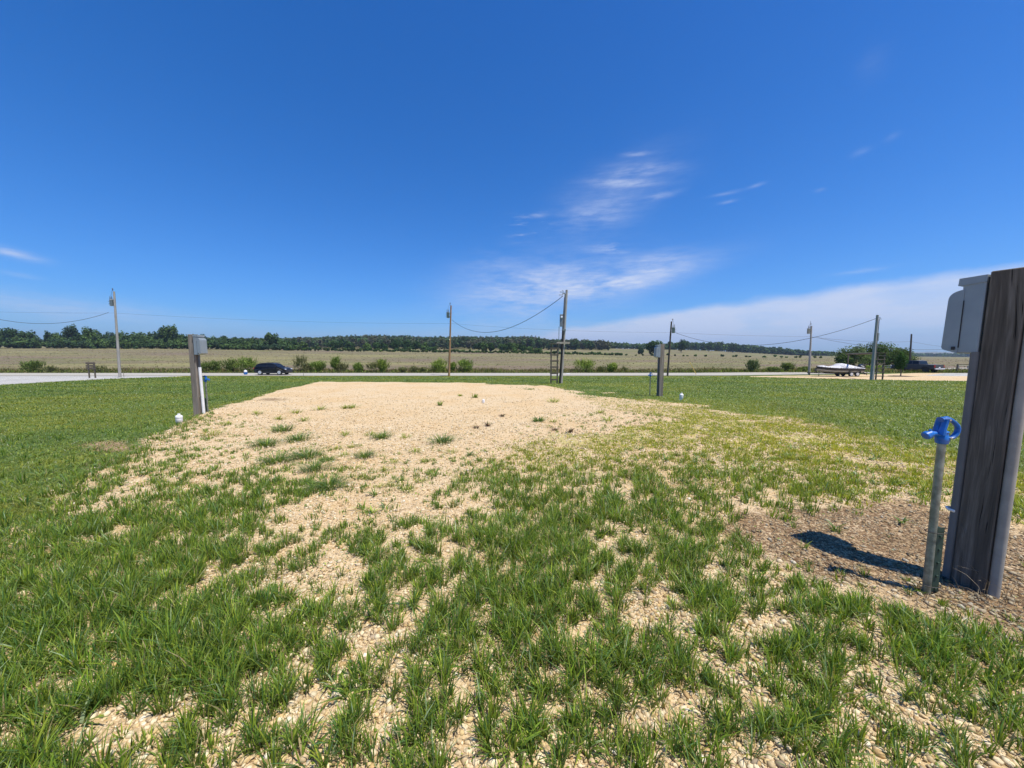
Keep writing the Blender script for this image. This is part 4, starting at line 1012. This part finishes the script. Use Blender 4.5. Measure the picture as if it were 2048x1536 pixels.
def sewer_cap(label, loc, r, h, lean=0.0, stubby=True):
    t = thing('pipe_cap', label, 'pipe cap', loc); t.rotation_euler = (0, lean, 0)
    MB().lathe([(r * .80, -.1), (r * .80, h * .55)], 24).build('pipe', M['white'], t, smooth=True)
    MB().lathe([(r * .95, h * .22), (r, h * .24), (r, h * .50), (r * .93, h * .52)], 24).lathe([(r * .98, h * .55), (r * 1.02, h * .58), (r * 1.02, h * .76), (r * .8, h * .84), (r * .45, h * .87), (r * .42, h * .99), (r * .3, h)], 24).build('cap', M['white'], t, smooth=True)
    return t
sewer_cap('white plastic pipe cap on the ground left of the left post', G(359, 848), .066, .24)
sewer_cap('white plastic pipe cap on a thin stem right of the slim right post', G(1362, 800), .068, .27, R(4))
sewer_cap('small white plastic cap low in the far gravel beside weeds', G(967, 806), .042, .125)

# ------------------------------------------------------------------ poles and wires
def upole(label, px, y, toprow, mat, r0=.15, r1=.10, lean_px=0.0, transformer=None, tside=-1, ins=True, name='utility_pole'):
    b = onground(px, y); top = P3(px + lean_px, toprow, y); h = top.z - b.z; dx = top.x - b.x
    t = thing(name, label, 'utility pole', b)
    Lx = lambda z: dx * z / h
    MB().tube([(Lx(z), 0, z) for z in (-.2, h * .25, h * .5, h * .75, h)], [r0, r0 * .92 + r1 * .08, (r0 + r1) / 2, r1 * 1.1, r1], 14).build('pole', mat, t, smooth=True)
    if ins:
        MB().tube([(Lx(h) - tside * .0 + .0, -.02, h - .15), (Lx(h) + tside * .10, -.02, h), (Lx(h) + tside * .12, -.02, h + .25)], .02, 6).lathe([(.03, h + .2), (.07, h + .24), (.04, h + .28), (.065, h + .32), (.03, h + .38)], 10, Matrix.Translation((Lx(h) + tside * .12, -.02, 0))).build('insulator', M['porcelain'], t)
    if transformer:
        zt = transformer; xo = Lx(zt) + tside * (.15 + .22)
        tf = MB().lathe([(.17, zt - .36), (.20, zt - .32), (.20, zt + .34), (.215, zt + .36), (.215, zt + .40), (.10, zt + .46)], 20, Matrix.Translation((xo, 0, 0))).build('transformer', M['transformer'], t, smooth=True)
        for s_ in (-.10, .10): MB().lathe([(.03, zt + .42), (.055, zt + .5), (.03, zt + .56), (.055, zt + .62), (.03, zt + .68), (.012, zt + .85)], 10, Matrix.Translation((xo + s_, -.05, 0))).build('bushing', M['porcelain'], tf)
        for zz in (.2, -.2): MB().box((Lx(zt) + tside * .14, 0, zt + zz), (.14, .08, .07)).build('bracket', M['galv'], t)
        for zz in (zt + .15, zt - .12): MB().tube([(xo + tside * .19, -.1, zz), (xo + tside * .29, -.1, zz + .02)], .025, 6).build('terminal', M['porcelain'], tf)
        MB().tube([(xo, -.05, zt + .8), (xo - tside * .1, -.04, zt + 1.1), (Lx(zt + 1.3) + tside * .2, -.03, zt + 1.5), (Lx(h) + tside * .12, -.02, h + .3)], .012, 5).build('jumper_wire', M['wire'], t)
    return t, b, h
pA, bA, hA = upole('pale grey utility pole with transformer at the left roadside', 240, 45.0, 583, M['pole'], .14, .10, -12, 8.9 * 1.03, -1)
pB, bB, hB = upole('brown utility pole with transformer across from the gravel pad', 898, 50.0, 611, M['pole_brown'], .15, .10, 4, 8.35, -1)
pC, bC, hC = upole('dark leaning utility pole behind the slim right post', 1335, 50.0, 643, M['pole_dark'], .13, .10, 8, 6.3, 1)
pD, bD, hD = upole('pale utility pole with transformer just left of the boat', 1618, 53.0, 652, M['pole'], .15, .10, 5, 6.35, -1)
pE, bE, hE = upole('plain dark utility pole behind the pickup truck', 1819, 72.0, 668, M['pole_dark'], .15, .12, 4, None, 1, ins=False)
def wire(label, p, q, sag, r=.014, name='overhead_wire', group='overhead wires between the poles', n=28):
    p, q = Vector(p), Vector(q)
    pts = [p.lerp(q, i / n) - Vector((0, 0, 4 * sag * (i / n) * (1 - i / n))) for i in range(n + 1)]
    o = MB().tube(pts, r, 6).build(name, M['wire']); tag(o, label, 'wire', group); return o
wire('thick drooping wire from the left grey pole out of the frame', P3(217, 625, 45), P3(-160, 585, 40), 2.25, .022)
wire('thick drooping wire between the brown pole and the tall centre pole', P3(904, 640, 50), P3(1126, 592, 27.1), 2.15, .022)
wire('thick sagging wire between dark leaning pole and right service pole', P3(1350, 665, 50), P3(1752, 637, 35.1), 2.15, .02)
wire('drooping wire from the pole by the boat out towards the right', P3(1628, 674, 53), P3(2040, 680, 62), 1.75, .018)
wire('thin high line arriving from left at the left grey pole', P3(-300, 612, 46), P3(229, 626, 45), .25, .007)
wire('thin high line from left grey pole to brown pole', P3(229, 626, 45), P3(900, 647, 50), .35, .007)
wire('thin high line from brown pole to dark leaning pole', P3(900, 647, 50), P3(1342, 665, 50), .3, .007)
wire('thin high line from dark leaning pole to the pole by the boat', P3(1342, 665, 50), P3(1621, 673, 53), .12, .009)
wire('thin line between the pole by the boat and the plain dark pole', P3(1624, 674, 53), P3(1821, 683, 72), .35, .014)
wire('short thin line running right from the plain dark pole', P3(1822, 683, 72), P3(1990, 697, 90), .6, .014)

# tall centre service pole
yb = G(1121, 767).y
b = onground(1121, yb); top = P3(1132.5, 580, yb); h = top.z - b.z; dx = top.x - b.x; L = lambda z: dx * z / h
t = thing('service_pole', 'tall grey service pole with meter box in the centre', 'service pole', b)
MB().tube([(L(z) + .04, .0, z) for z in (-.2, h * .5, h)], [.115, .10, .085], 14).build('pole', M['pole'], t, smooth=True)
MB().tube([(L(z) - .10, -.06, z) for z in (-.1, 2, 4.0, h - .55)], .035, 8).build('riser_conduit', M['pole_dark'], t, smooth=True)
MB().tube([(L(z) - .02, -.13, z) for z in (-.1, 2, h * .57)], .045, 8).build('cable_guard', M['pole_dark'], t, smooth=True)
z0, z1b = [(706 - r_) / FPX * yb + CAMH - b.z for r_ in (654, 630)]
mb_ = MB().box((L(z0) - .21, -.04, (z0 + z1b) / 2), (.22, .18, z1b - z0), bev=.01).build('meter_box', simple('dark_grey_meter_box', (.19, .22, .24), .5, .3), t)
MB().lathe([(.085, 0), (.085, .05), (.05, .08)], 16, Matrix.Translation((L(z0) - .21, -.13, z1b - .22)) @ Matrix.Rotation(R(90), 4, 'X')).build('meter', M['lamp'], mb_, smooth=True)
MB().tube([(L(2) - .26, -.05, z0), (L(1.5) - .25, -.05, 2.3)], .022, 8).build('lower_conduit', M['galv'], t, smooth=True)
MB().box((L(h * .56) + .03, -.1, h * .575), (.22, .14, .14)).build('pole_band', M['galv'], t)
zb = (706 - 686) / FPX * yb + CAMH - b.z
MB().box((L(zb) - .0, -.17, zb), (.98, .045, .14)).build('cross_board', M['board'], t)
m = MB().tube([(L(h) - .10, -.06, h - .55), (L(h) - .10, -.06, h - .32), (L(h) - .16, -.06, h - .22), (L(h) - .24, -.06, h - .28)], .04, 8)
m.build('weatherhead', M['galv'], t, smooth=True)
m = MB()
for a, e in ((-.45, -.10), (-.52, -.32), (-.30, -.02), (-.40, -.40)): m.tube([(L(h) - .24, -.06, h - .3), (L(h) + a * .8, -.1, h + e - .05), (L(h) + a, -.05, h + e), (L(h) + a + .05, -.04, h + e - .12)], .012, 5)
m.build('service_drops', M['wire'], t)
def rack(label, loc, w, h, rungs, rh=.14, name='ladder_frame', ext=0.0, top=True, lean=0.0, rz=0.0):
    t = thing(name, label, 'wooden ladder', loc, rz)
    for s_ in (-1, 1): MB().box((s_ * w / 2, 0, h / 2 - .05), (.09, .09, h + .1), rot=(0, lean, 0)).build('side_rail', M['rack'], t)
    for i, z in enumerate(rungs): MB().box((-ext * .5, -.062, z), (w + .16 + ext, .035, rh), rot=(0, (random.random() - .5) * .05, 0)).build('rung', M['rack'], t)
    if top: MB().box((0, -.02, h), (w + .3, .22, .05)).build('top_board', M['rack'], t)
    return t
k = yb / FPX
rack('dark wooden ladder frame standing beside the tall centre pole', onground(1108, yb - .2), 12.5 * k, 79 * k, [(767 - r_) * k for r_ in (759, 746.5, 734, 722, 710, 697)], 3.0 * k)
# right service pole with the long frame
g = G(1744, 760); yr = g.y; k = yr / FPX
b = onground(1743, yr); top = P3(1755, 630, yr); h = top.z - b.z; dx = top.x - b.x
t = thing('service_pole', 'grey service pole with small meter box beside the parked boat', 'service pole', b)
MB().tube([(L(z), .0, z) for z in (-.2, h * .5, h)], [.15, .12, .10], 14).build('pole', M['pole'], t, smooth=True)
z0, z1b = h * .605, h * .725
MB().box((L(z0) + .19, -.03, (z0 + z1b) / 2), (.16, .14, z1b - z0), bev=.01).build('meter_box', simple('grey_meter_box', (.30, .35, .37), .5, .2), t)
MB().tube([(L(z) + .13, -.08, z) for z in (-.1, h * .6, h - .4)], .03, 8).build('riser_conduit', M['pvc'], t, smooth=True)
MB().tube([(L(h) + .13, -.08, h - .4), (L(h) + .16, -.08, h - .2), (L(h) + .26, -.08, h - .3), (L(h) + .3, -.08, h - .45)], .022, 8).build('weatherhead', M['galv'], t)
t = rack('long wooden frame with ladder rungs beside the right service pole', onground(1758, yr), 13.5 * k, 54 * k, [(760 - r_) * k for r_ in (752, 744, 736, 727, 719, 711)], .08)
lx = t.location
far = P3(1697, 708, 54); fz = float(H(far.x, far.y))
MB().tube([(-6.8 * k, 0, 54 * k - .03), tuple(far - lx)], .10, 6, flat=(1, 1)).build('long_beam', M['rack'], t)
MB().tube([(far.x - lx.x, far.y - lx.y, fz - lx.z - .1), tuple(far - lx)], .09, 6).build('far_post', M['rack'], t)
MB().box((far.x - lx.x, far.y - lx.y, far.z - lx.z), (.9, .12, .14)).build('far_crosspiece', M['rack'], t)

# small board sign at the left roadside
g = G(185, 756); k = g.y / FPX
t = thing('board_sign', 'small dark wooden board sign on two legs at left roadside', 'sign', g)
for s_ in (-1, 1): MB().box((s_ * 6 * k, 0, 15.5 * k), (.10, .10, 32 * k)).build('leg', M['rack'], t)
for r_ in (0, 5.0, 10): MB().box((0, -.07, (29.5 - r_) * k), (19 * k, .04, 3.6 * k)).build('board', M['rack'], t)
# blue barrel with white top
g = G(491.5, 750.2)
t = thing('fire_hydrant', 'short blue hydrant with white top by the road', 'hydrant', g); k = g.y / FPX
MB().lathe([(2.2 * k, -.1), (2.2 * k, .1), (2.9 * k, .14), (2.9 * k, 5 * k), (3.1 * k, 5.2 * k), (3.1 * k, 5.8 * k), (2.4 * k, 6 * k)], 18).build('barrel', M['blue'], t, smooth=True)
MB().lathe([(2.6 * k, 6 * k), (2.9 * k, 6.3 * k), (2.7 * k, 8.6 * k), (1.8 * k, 9.6 * k), (.7 * k, 10 * k), (.6 * k, 10.8 * k)], 18).build('bonnet', M['whitepaint'], t, smooth=True)
for s_ in (-1, 1): MB().tube([(s_ * 2.5 * k, 0, 4 * k), (s_ * 3.5 * k, 0, 4 * k)], 1.1 * k, 10).build('side_nozzle', M['blue'], t)
# stakes and the guy guard
t = MB().tube([(0, 0, -.05), (0, 0, .75)], .02, 6).box((0, 0, .72), (.06, .03, .08)).build('marker_stake', M['pole_dark']); t.location = G(607, 753); tag(t, 'thin dark marker stake in grass just ahead of the black car', 'stake')
t = MB().tube([(0, 0, -.05), (0, 0, .5)], .02, 6).box((0, 0, .47), (.06, .03, .06)).build('marker_stake', M['pole_dark']); t.location = G(248, 755); tag(t, 'short stake right of the left grey utility pole', 'stake')
p0, p1 = G(1393, 750), P3(1379.5, 724, 51.5)
t = MB().tube([(0, 0, 0), tuple((p1 - p0) * .5), tuple(p1 - p0)], .045, 8).build('guy_wire_guard', M['yellow']); t.location = p0; tag(t, 'slanting yellow guy wire guard beyond the slim right post', 'guy guard')
# small white road marker
t = MB().box((0, 0, .1), (.5, .12, .22), bev=.03).build('roadside_block', M['whitepaint']); t.location = G(1136, 749.5); tag(t, 'tiny white block beside the road right of the centre pole', 'block')

# ------------------------------------------------------------------ vehicles
def wheel(parent, x, y, z, r, w, side, rimmat, spokes=5, rimr=.66):
    Mx = Matrix.Translation((x, y, z)) @ Matrix.Rotation(R(90), 4, 'X')
    ty = MB().lathe([(r * rimr, -w / 2), (r * .93, -w / 2), (r, -w / 2 + .03), (r, w / 2 - .03), (r * .93, w / 2), (r * rimr, w / 2)], 28, Mx).build('wheel', M['black'], parent, smooth=True)
    m = MB(); yy = y + side * (w / 2 + .004)
    Mr = Matrix.Translation((x, yy, z)) @ Matrix.Rotation(R(90), 4, 'X')
    m.lathe([(r * rimr * .9, -.012), (r * rimr, -.012), (r * rimr, .012), (r * rimr * .9, .012)], 24, Mr)
    m.lathe([(r * .14, -.02), (r * .14, .02)], 12, Mr)
    for k in range(spokes):
        a = 2 * math.pi * k / spokes + .3
        m.box((x + math.cos(a) * r * rimr * .5, yy, z + math.sin(a) * r * rimr * .5), (r * rimr * .95, .02, r * .13), rot=(0, -a, 0))
    m.build('rim', rimmat, ty)
def arch(cx, cz, r, a0=0, a1=180, n=10, rev=True):
    p = [(cx + r * math.cos(R(a0 + (a1 - a0) * i / n)), cz + r * math.sin(R(a0 + (a1 - a0) * i / n))) for i in range(n + 1)]
    return p if not rev else p[::-1]
# black car, nose to the right
g = onground(547.5, 52.0); SUV = thing('parked_car', 'black sport utility car on the road facing right', 'car', (g.x, g.y, float(H(g.x, g.y)) + .09), 0)
zf = .23
low = [(-2.28, .42), (-2.30, .75), (-2.27, 1.0), (-2.05, 1.08), (1.0, 1.06), (1.75, .99), (2.12, .88), (2.28, .70), (2.32, .45), (2.22, .27)] + [(1.84, zf)] + arch(1.38, .36, .42, -8, 188)[::-1][:] + [(.9, zf), (-.90, zf)] + arch(-1.36, .36, .42, -8, 188)[::-1] + [(-1.82, .27), (-2.2, .30)]
body = MB().prism(low, lambda x, z: .925 - .03 * abs(z - .7) - (.16 if abs(x) > 2.15 else 0)).build('body', M['paint_black'], SUV)
gh = [(-2.12, 1.05), (-1.98, 1.32), (-1.72, 1.60), (-1.2, 1.67), (.15, 1.665), (.55, 1.58), (1.18, 1.07)]
MB().prism(gh, lambda x, z: .86 - .34 * (z - 1.05)).build('cabin', M['paint_black'], body)
for s_ in (-1, 1):
    for pts in ([(-1.95, 1.12), (-1.84, 1.36), (-1.62, 1.55), (-1.45, 1.56), (-1.42, 1.12)], [(-1.34, 1.12), (-1.34, 1.57), (-.42, 1.58), (-.42, 1.11)], [(-.34, 1.11), (-.34, 1.58), (.16, 1.565), (.48, 1.50), (.93, 1.12)]):
        vs = [(x, s_ * (.868 - .34 * (z - 1.05)), z) for x, z in pts]; MB().add(vs, [tuple(range(len(vs)))]).add([(x, yv - s_ * .01, z) for x, yv, z in vs], [tuple(range(len(vs)))]).build('side_window', M['glass'], SUV)
    MB().box((.95, s_ * 1.0, 1.16), (.16, .2, .14), bev=.03).build('wing_mirror', M['paint_black'], SUV)
    MB().box((2.10, s_ * .70, .83), (.34, .30, .10), rot=(0, R(14), 0), bev=.03).build('headlight', M['lamp'], SUV)
    MB().box((-2.26, s_ * .70, .95), (.10, .36, .14), bev=.02).build('tail_light', M['red'], SUV)
    MB().box((-.45, s_ * .76, 1.72), (2.0, .035, .035)).build('roof_rail', M['plastic'], SUV)
    MB().box((0, s_ * .92, .34), (1.9, .05, .14), bev=.02).build('sill', M['plastic'], SUV)
    for hx in (0, -.95): MB().box((hx, s_ * .935, .87), (.16, .02, .03)).build('door_handle', M['plastic'], SUV)
MB().add([(.58, -.67, 1.585), (.58, .67, 1.585), (1.2, .80, 1.09), (1.2, -.80, 1.09)], [(0, 1, 2, 3)]).build('windscreen', M['glass'], SUV)
MB().add([(-2.0, -.74, 1.33), (-2.0, .74, 1.33), (-1.75, .66, 1.59), (-1.75, -.66, 1.59)], [(0, 1, 2, 3)]).build('rear_window', M['glass'], SUV)
MB().box((2.27, 0, .5), (.12, 1.5, .3), bev=.03).build('grille', M['plastic'], SUV)
for x in (1.38, -1.36):
    for s_ in (-1, 1): wheel(SUV, x, s_ * .80, .36, .36, .23, s_, M['chrome'])
# pickup truck
PT = P3(1831, 745, 61); TR = thing('pickup_truck', 'dark grey pickup truck parked behind the young tree', 'pickup truck', (PT.x, PT.y, float(H(PT.x, PT.y)) + .02), 0)
phi = R(80.6); hdg = math.atan2(math.sin(phi), -math.cos(phi))
TR.rotation_euler = (0, 0, hdg)
hl = 2.95; zf = .5
low = [(-hl, .62), (-hl, 1.28), (-.95, 1.30), (.95, 1.30), (1.15, 1.28), (2.55, 1.20), (2.85, 1.10), (2.95, .85), (2.98, .55), (2.8, .46), (2.45, zf)] + arch(1.93, .44, .50, -5, 185) [::-1][::-1] 
low = low[:-11] + list(arch(1.93, .44, .50, 5, 175, rev=False)) + [(1.35, zf), (-1.3, zf)] + list(arch(-1.85, .44, .50, 5, 175, rev=False)) + [(-2.42, .56)]
tb = MB().prism(low, lambda x, z: 1.0 - .03 * abs(z - .9) - (.08 if x > 2.8 else 0)).build('body', M['paint_grey'], TR)
MB().prism([(-.98, 1.29), (-.86, 1.86), (-.6, 1.93), (.45, 1.93), (.75, 1.86), (1.35, 1.29)], lambda x, z: .93 - .30 * (z - 1.29)).build('cab', M['paint_grey'], tb)
for s_ in (-1, 1):
    for pts in ([(-.80, 1.36), (-.74, 1.80), (-.05, 1.84), (-.05, 1.36)], [(.03, 1.36), (.03, 1.84), (.62, 1.82), (1.10, 1.36)]):
        vs = [(x, s_ * (.938 - .30 * (z - 1.29)), z) for x, z in pts]; MB().add(vs, [tuple(range(len(vs)))]).add([(x, yv - s_ * .01, z) for x, yv, z in vs], [tuple(range(len(vs)))]).build('side_window', M['glass'], TR)
    MB().box((1.0, s_ * 1.12, 1.42), (.14, .24, .26), bev=.03).build('wing_mirror', M['plastic'], TR)
    MB().box((-2.93, s_ * .93, 1.04), (.12, .16, .38), bev=.02).build('tail_light', M['red'], TR)
    MB().box((2.90, s_ * .78, .95), (.16, .34, .24), bev=.02).build('headlight', M['lamp'], TR)
    for x in (1.93, -1.85): MB().prism(list(arch(x, .44, .58, 0, 180, 12, False)) + list(arch(x, .44, .49, 0, 180, 12, True)), .03, y0=s_ * 1.0).build('wheel_arch_trim', M['plastic'], TR)
    MB().box((0, s_ * 1.03, .42), (2.0, .14, .06), bev=.02).build('side_step', M['plastic'], TR)
MB().add([(.78, -.74, 1.86), (.78, .74, 1.86), (1.36, .88, 1.32), (1.36, -.88, 1.32)], [(0, 1, 2, 3)]).build('windscreen', M['glass'], TR)
MB().add([(-.985, -.80, 1.36), (-.985, .80, 1.36), (-.885, .70, 1.82), (-.885, -.70, 1.82)], [(0, 1, 2, 3)]).build('rear_window', M['glass'], TR)
tg_ = MB().box((-2.975, 0, 1.0), (.05, 1.66, .52), bev=.01).build('tailgate', M['paint_grey'], TR); MB().box((-3.01, 0, 1.08), (.03, .3, .06)).build('handle', M['plastic'], tg_)
MB().box((-3.03, 0, .62), (.18, 1.9, .18), bev=.03).build('rear_bumper', M['chrome'], TR)
MB().box((-3.01, 0, .86), (.01, .34, .15)).build('number_plate', M['whitepaint'], TR)
MB().box((2.98, 0, .62), (.18, 1.9, .2), bev=.03).build('front_bumper', M['chrome'], TR)
for x in (1.93, -1.85):
    for s_ in (-1, 1): wheel(TR, x, s_ * .86, .43, .43, .28, s_, M['plastic'], 6, .56)
# boat trailer and covered boat, bow to the left
yb_ = 49.5; bx = at(1676, yb_) * 1.0; bz = float(H(bx, yb_)) + .02
TL = thing('boat_trailer', 'black two axle boat trailer under the covered boat', 'trailer', (bx, yb_, bz), R(2))
for s_ in (-1, 1):
    MB().tube([(-1.9, s_ * .15, .42), (-.9, s_ * .75, .42), (3.0, s_ * .75, .42)], .05, 6).build('side_rail', M['black'], TL)
    f_ = MB().prism([(.55, .74), (.72, .83), (1.35, .86), (1.98, .83), (2.15, .74), (2.18, .52), (2.10, .52), (2.05, .72), (1.35, .80), (.66, .72), (.60, .52), (.52, .52)], .14, y0=s_ * .98)
    f_.build('fender', M['black'], TL)
    MB().box((1.4, s_ * .5, .62), (3.0, .12, .06), rot=(0, R(-2), 0)).build('bunk', M['plastic'], TL)
    for x in (.92, 1.76): wheel(TL, x, s_ * .98, .33, .33, .21, s_, M['chrome'], 6, .62)
MB().tube([(-4.1, 0, .50), (-1.7, 0, .44), (-.9, 0, .42)], .06, 6).box((-4.15, 0, .50), (.3, .12, .12)).build('tongue', M['black'], TL)
for x in (-.6, .92, 1.76, 2.9): MB().tube([(x, -.85, .38), (x, .85, .38)], .035, 6).build('crossbar', M['black'], TL)
MB().tube([(-3.95, .0, .50), (-3.95, 0, .12)], .05, 8).build('coupler_stand', M['black'], TL)
MB().tube([(-2.75, -.1, .75), (-2.75, -.1, .05)], .035, 8).lathe([(.1, 0), (.1, .03)], 10, Matrix.Translation((-2.75, -.1, .0))).build('jack', M['black'], TL)
MB().tube([(-3.0, 0, .45), (-3.15, 0, 1.0), (-3.1, 0, 1.12)], .045, 6).box((-3.05, 0, 1.05), (.2, .14, .14)).build('winch_post', M['black'], TL)
MB().box((3.1, 0, .42), (.06, 1.9, .12)).build('rear_crossmember', M['black'], TL)
for s_ in (-1, 1): MB().box((3.14, s_ * .85, .42), (.03, .2, .1)).build('tail_light', M['red'], TL)
BT = thing('bass_boat', 'low black and grey boat under a pale canvas cover', 'boat', (bx, yb_, bz + .55), R(2))
def hullv(stations, prof):
    vs, fs = [], []; n = len(prof)
    for x, bw, dr, sh in stations:
        for u, v in prof: vs.append((x, u * bw, -v * dr + sh * (1 - v)))
    for i in range(len(stations) - 1):
        for k in range(n - 1): a = i * n + k; fs.append((a, a + 1, a + n + 1, a + n))
    fs += [tuple(range(n))[::-1], tuple(range((len(stations) - 1) * n, len(stations) * n))]
    return vs, fs
prof_lo = [(-1, .35), (-.92, .72), (-.45, .93), (0, 1), (.45, .93), (.92, .72), (1, .35)]
ST = [(-3.0, .10, -.30, .80), (-2.7, .42, -.12, .76), (-2.1, .72, .03, .69), (-1.2, .98, .10, .62), (0, 1.08, .12, .58), (1.6, 1.10, .12, .55), (2.75, 1.06, .12, .52)]
v_, f_ = hullv(ST, prof_lo); MB().add(v_, f_).build('lower_hull', M['hull_grey'], BT)
m = MB(); n = len(ST); vs = []
for x, bw, dr, sh in ST: vs += [(x, -bw * 1.0, -.35 * dr + sh * .5), (x, -bw * 1.03, sh + .02), (x, bw * 1.03, sh + .02), (x, bw * 1.0, -.35 * dr + sh * .5)]
fs = []
for i in range(n - 1):
    for k in range(4): a, b2 = i * 4 + k, i * 4 + (k + 1) % 4; fs.append((a, b2, b2 + 4, a + 4))
fs += [(3, 2, 1, 0), tuple(range(4 * (n - 1), 4 * n))]; m.add(vs, fs).build('upper_hull', M['hull'], BT)
# canvas cover: peaks over the console, folds running down to the gunwale
NXc, NYc = 90, 25; vs = []; fs = []
for i in range(NXc):
    x = -3.02 + 5.85 * i / (NXc - 1); bw = np.interp(x, [s[0] for s in ST], [s[1] for s in ST]) * 1.05; sh = np.interp(x, [s[0] for s in ST], [s[3] for s in ST])
    peak = np.interp(x, [-3.02, -2.6, -2.2, -1.9, -1.2, -.4, .0, .5, 1.2, 2.0, 2.83], [.05, .10, .20, .14, .10, .26, .58, .60, .46, .28, .03])
    for j in range(NYc):
        u = -1 + 2 * j / (NYc - 1); s_ = abs(u); zz = sh + .05 + peak * (1 - s_ ** 1.8)
        fold = .045 * math.sin(x * 17 + u * 3 + 2.5 * math.sin(x * 3)) * s_ * (1.2 if x > -.6 else .5)
        drop = -.07 * max(0, (s_ - .86) / .14)
        vs.append((x, u * bw * (1 + fold * .8) , zz + fold + drop))
for i in range(NXc - 1):
    for j in range(NYc - 1): a = i * NYc + j; fs.append((a, a + 1, a + NYc + 1, a + NYc))
MB().add(vs, fs).build('canvas_cover', M['cover'], BT, smooth=True)
MB().tube([(-2.95, .0, .62), (-3.1, -.1, .72), (-2.5, -.25, .84), (-2.1, -.3, .78)], [.06, .07, .06, .04], 8).tube([(-3.1, -.1, .7), (-3.28, -.1, .3)], .04, 6).lathe([(.02, 0), (.09, .06), (.09, .28), (.03, .36)], 10, Matrix.Translation((-3.3, -.1, .08))).build('bow_trolling_motor', M['black'], BT, smooth=True)
om = MB().prism(rounded([(3.02, .55, .1), (3.55, .42, .1), (3.72, .80, .15), (3.55, 1.12, .15), (3.10, 1.06, .15), (2.92, .75, .1)], .1, 5), lambda x, z: .24 - .08 * abs(z - .8), M=None)
oc = om.build('outboard_motor', M['hull'], BT)
MB().prism([(3.10, .58), (3.5, .46), (3.72, -.05), (3.62, -.12), (3.35, .10)], .07).build('drive_leg', M['black'], oc)
MB().prism([(3.55, .0), (4.05, -.16), (4.02, -.28), (3.9, -.34), (3.6, -.25)], .05).build('gearcase', M['black'], oc)
m = MB()
for k in range(3): a = 2.09 * k; m.box((4.08, .12 * math.cos(a), -.22 + .12 * math.sin(a)), (.03, .20, .09), rot=(a, 0, .4))
m.build('propeller', M['steel'], oc)
MB().box((3.22, -.245, .84), (.5, .012, .10), rot=(0, R(18), 0)).build('cowl_stripe', M['lamp'], oc)
MB().box((2.95, 0, .36), (.26, .4, .34), bev=.02).build('transom_bracket', M['steel'], BT)

# fences on the right
def rail_fence(label, px0, px1, y, top, rails, mat, posts, r=.05, name='rail_fence'):
    a, b = onground(px0, y), onground(px1, y); t = thing(name, label, 'fence', a)
    d = b - a
    for i in range(posts):
        p = d * (i / (posts - 1)); MB().box((p.x, p.y, p.z + top / 2 - .05), (r * 2.2, r * 2.2, top + .1)).build('post', mat, t)
    for z in rails: MB().tube([(0, -.06, z), tuple(d + Vector((0, -.06, z)))], r, 6).build('rail', mat, t)
rail_fence('pale metal rail fence left of the pickup truck', 1764, 1786, 64, .98, [.25, .58, .92], M['galv'], 3, .045)
rail_fence('dark wooden rail fence left of the large foreground post', 1913.5, 1990, 60, 1.35, [1.32], M['rack'], 3, .06)
rail_fence('low pale rail fence behind the dark wooden rail', 1916, 1990, 66, .95, [.35, .85], M['pole'], 5, .05)
HAZE = 1.5e-4

# ------------------------------------------------------------------ the air
hm = bpy.data.materials.new('haze'); hm.use_nodes = True; ht = NT(hm.node_tree); ht.n.clear()
ho = ht.new('ShaderNodeOutputMaterial'); pv = ht.new('ShaderNodeVolumePrincipled')
pv.inputs['Color'].default_value = (.62, .78, 1, 1); pv.inputs['Density'].default_value = HAZE; pv.inputs['Anisotropy'].default_value = .2
ht.l.new(pv.outputs[0], ho.inputs['Volume'])
hz = MB().box((0, 0, 60), (17000, 17000, 520)).build('haze', hm); tag(hz, kind='stuff')
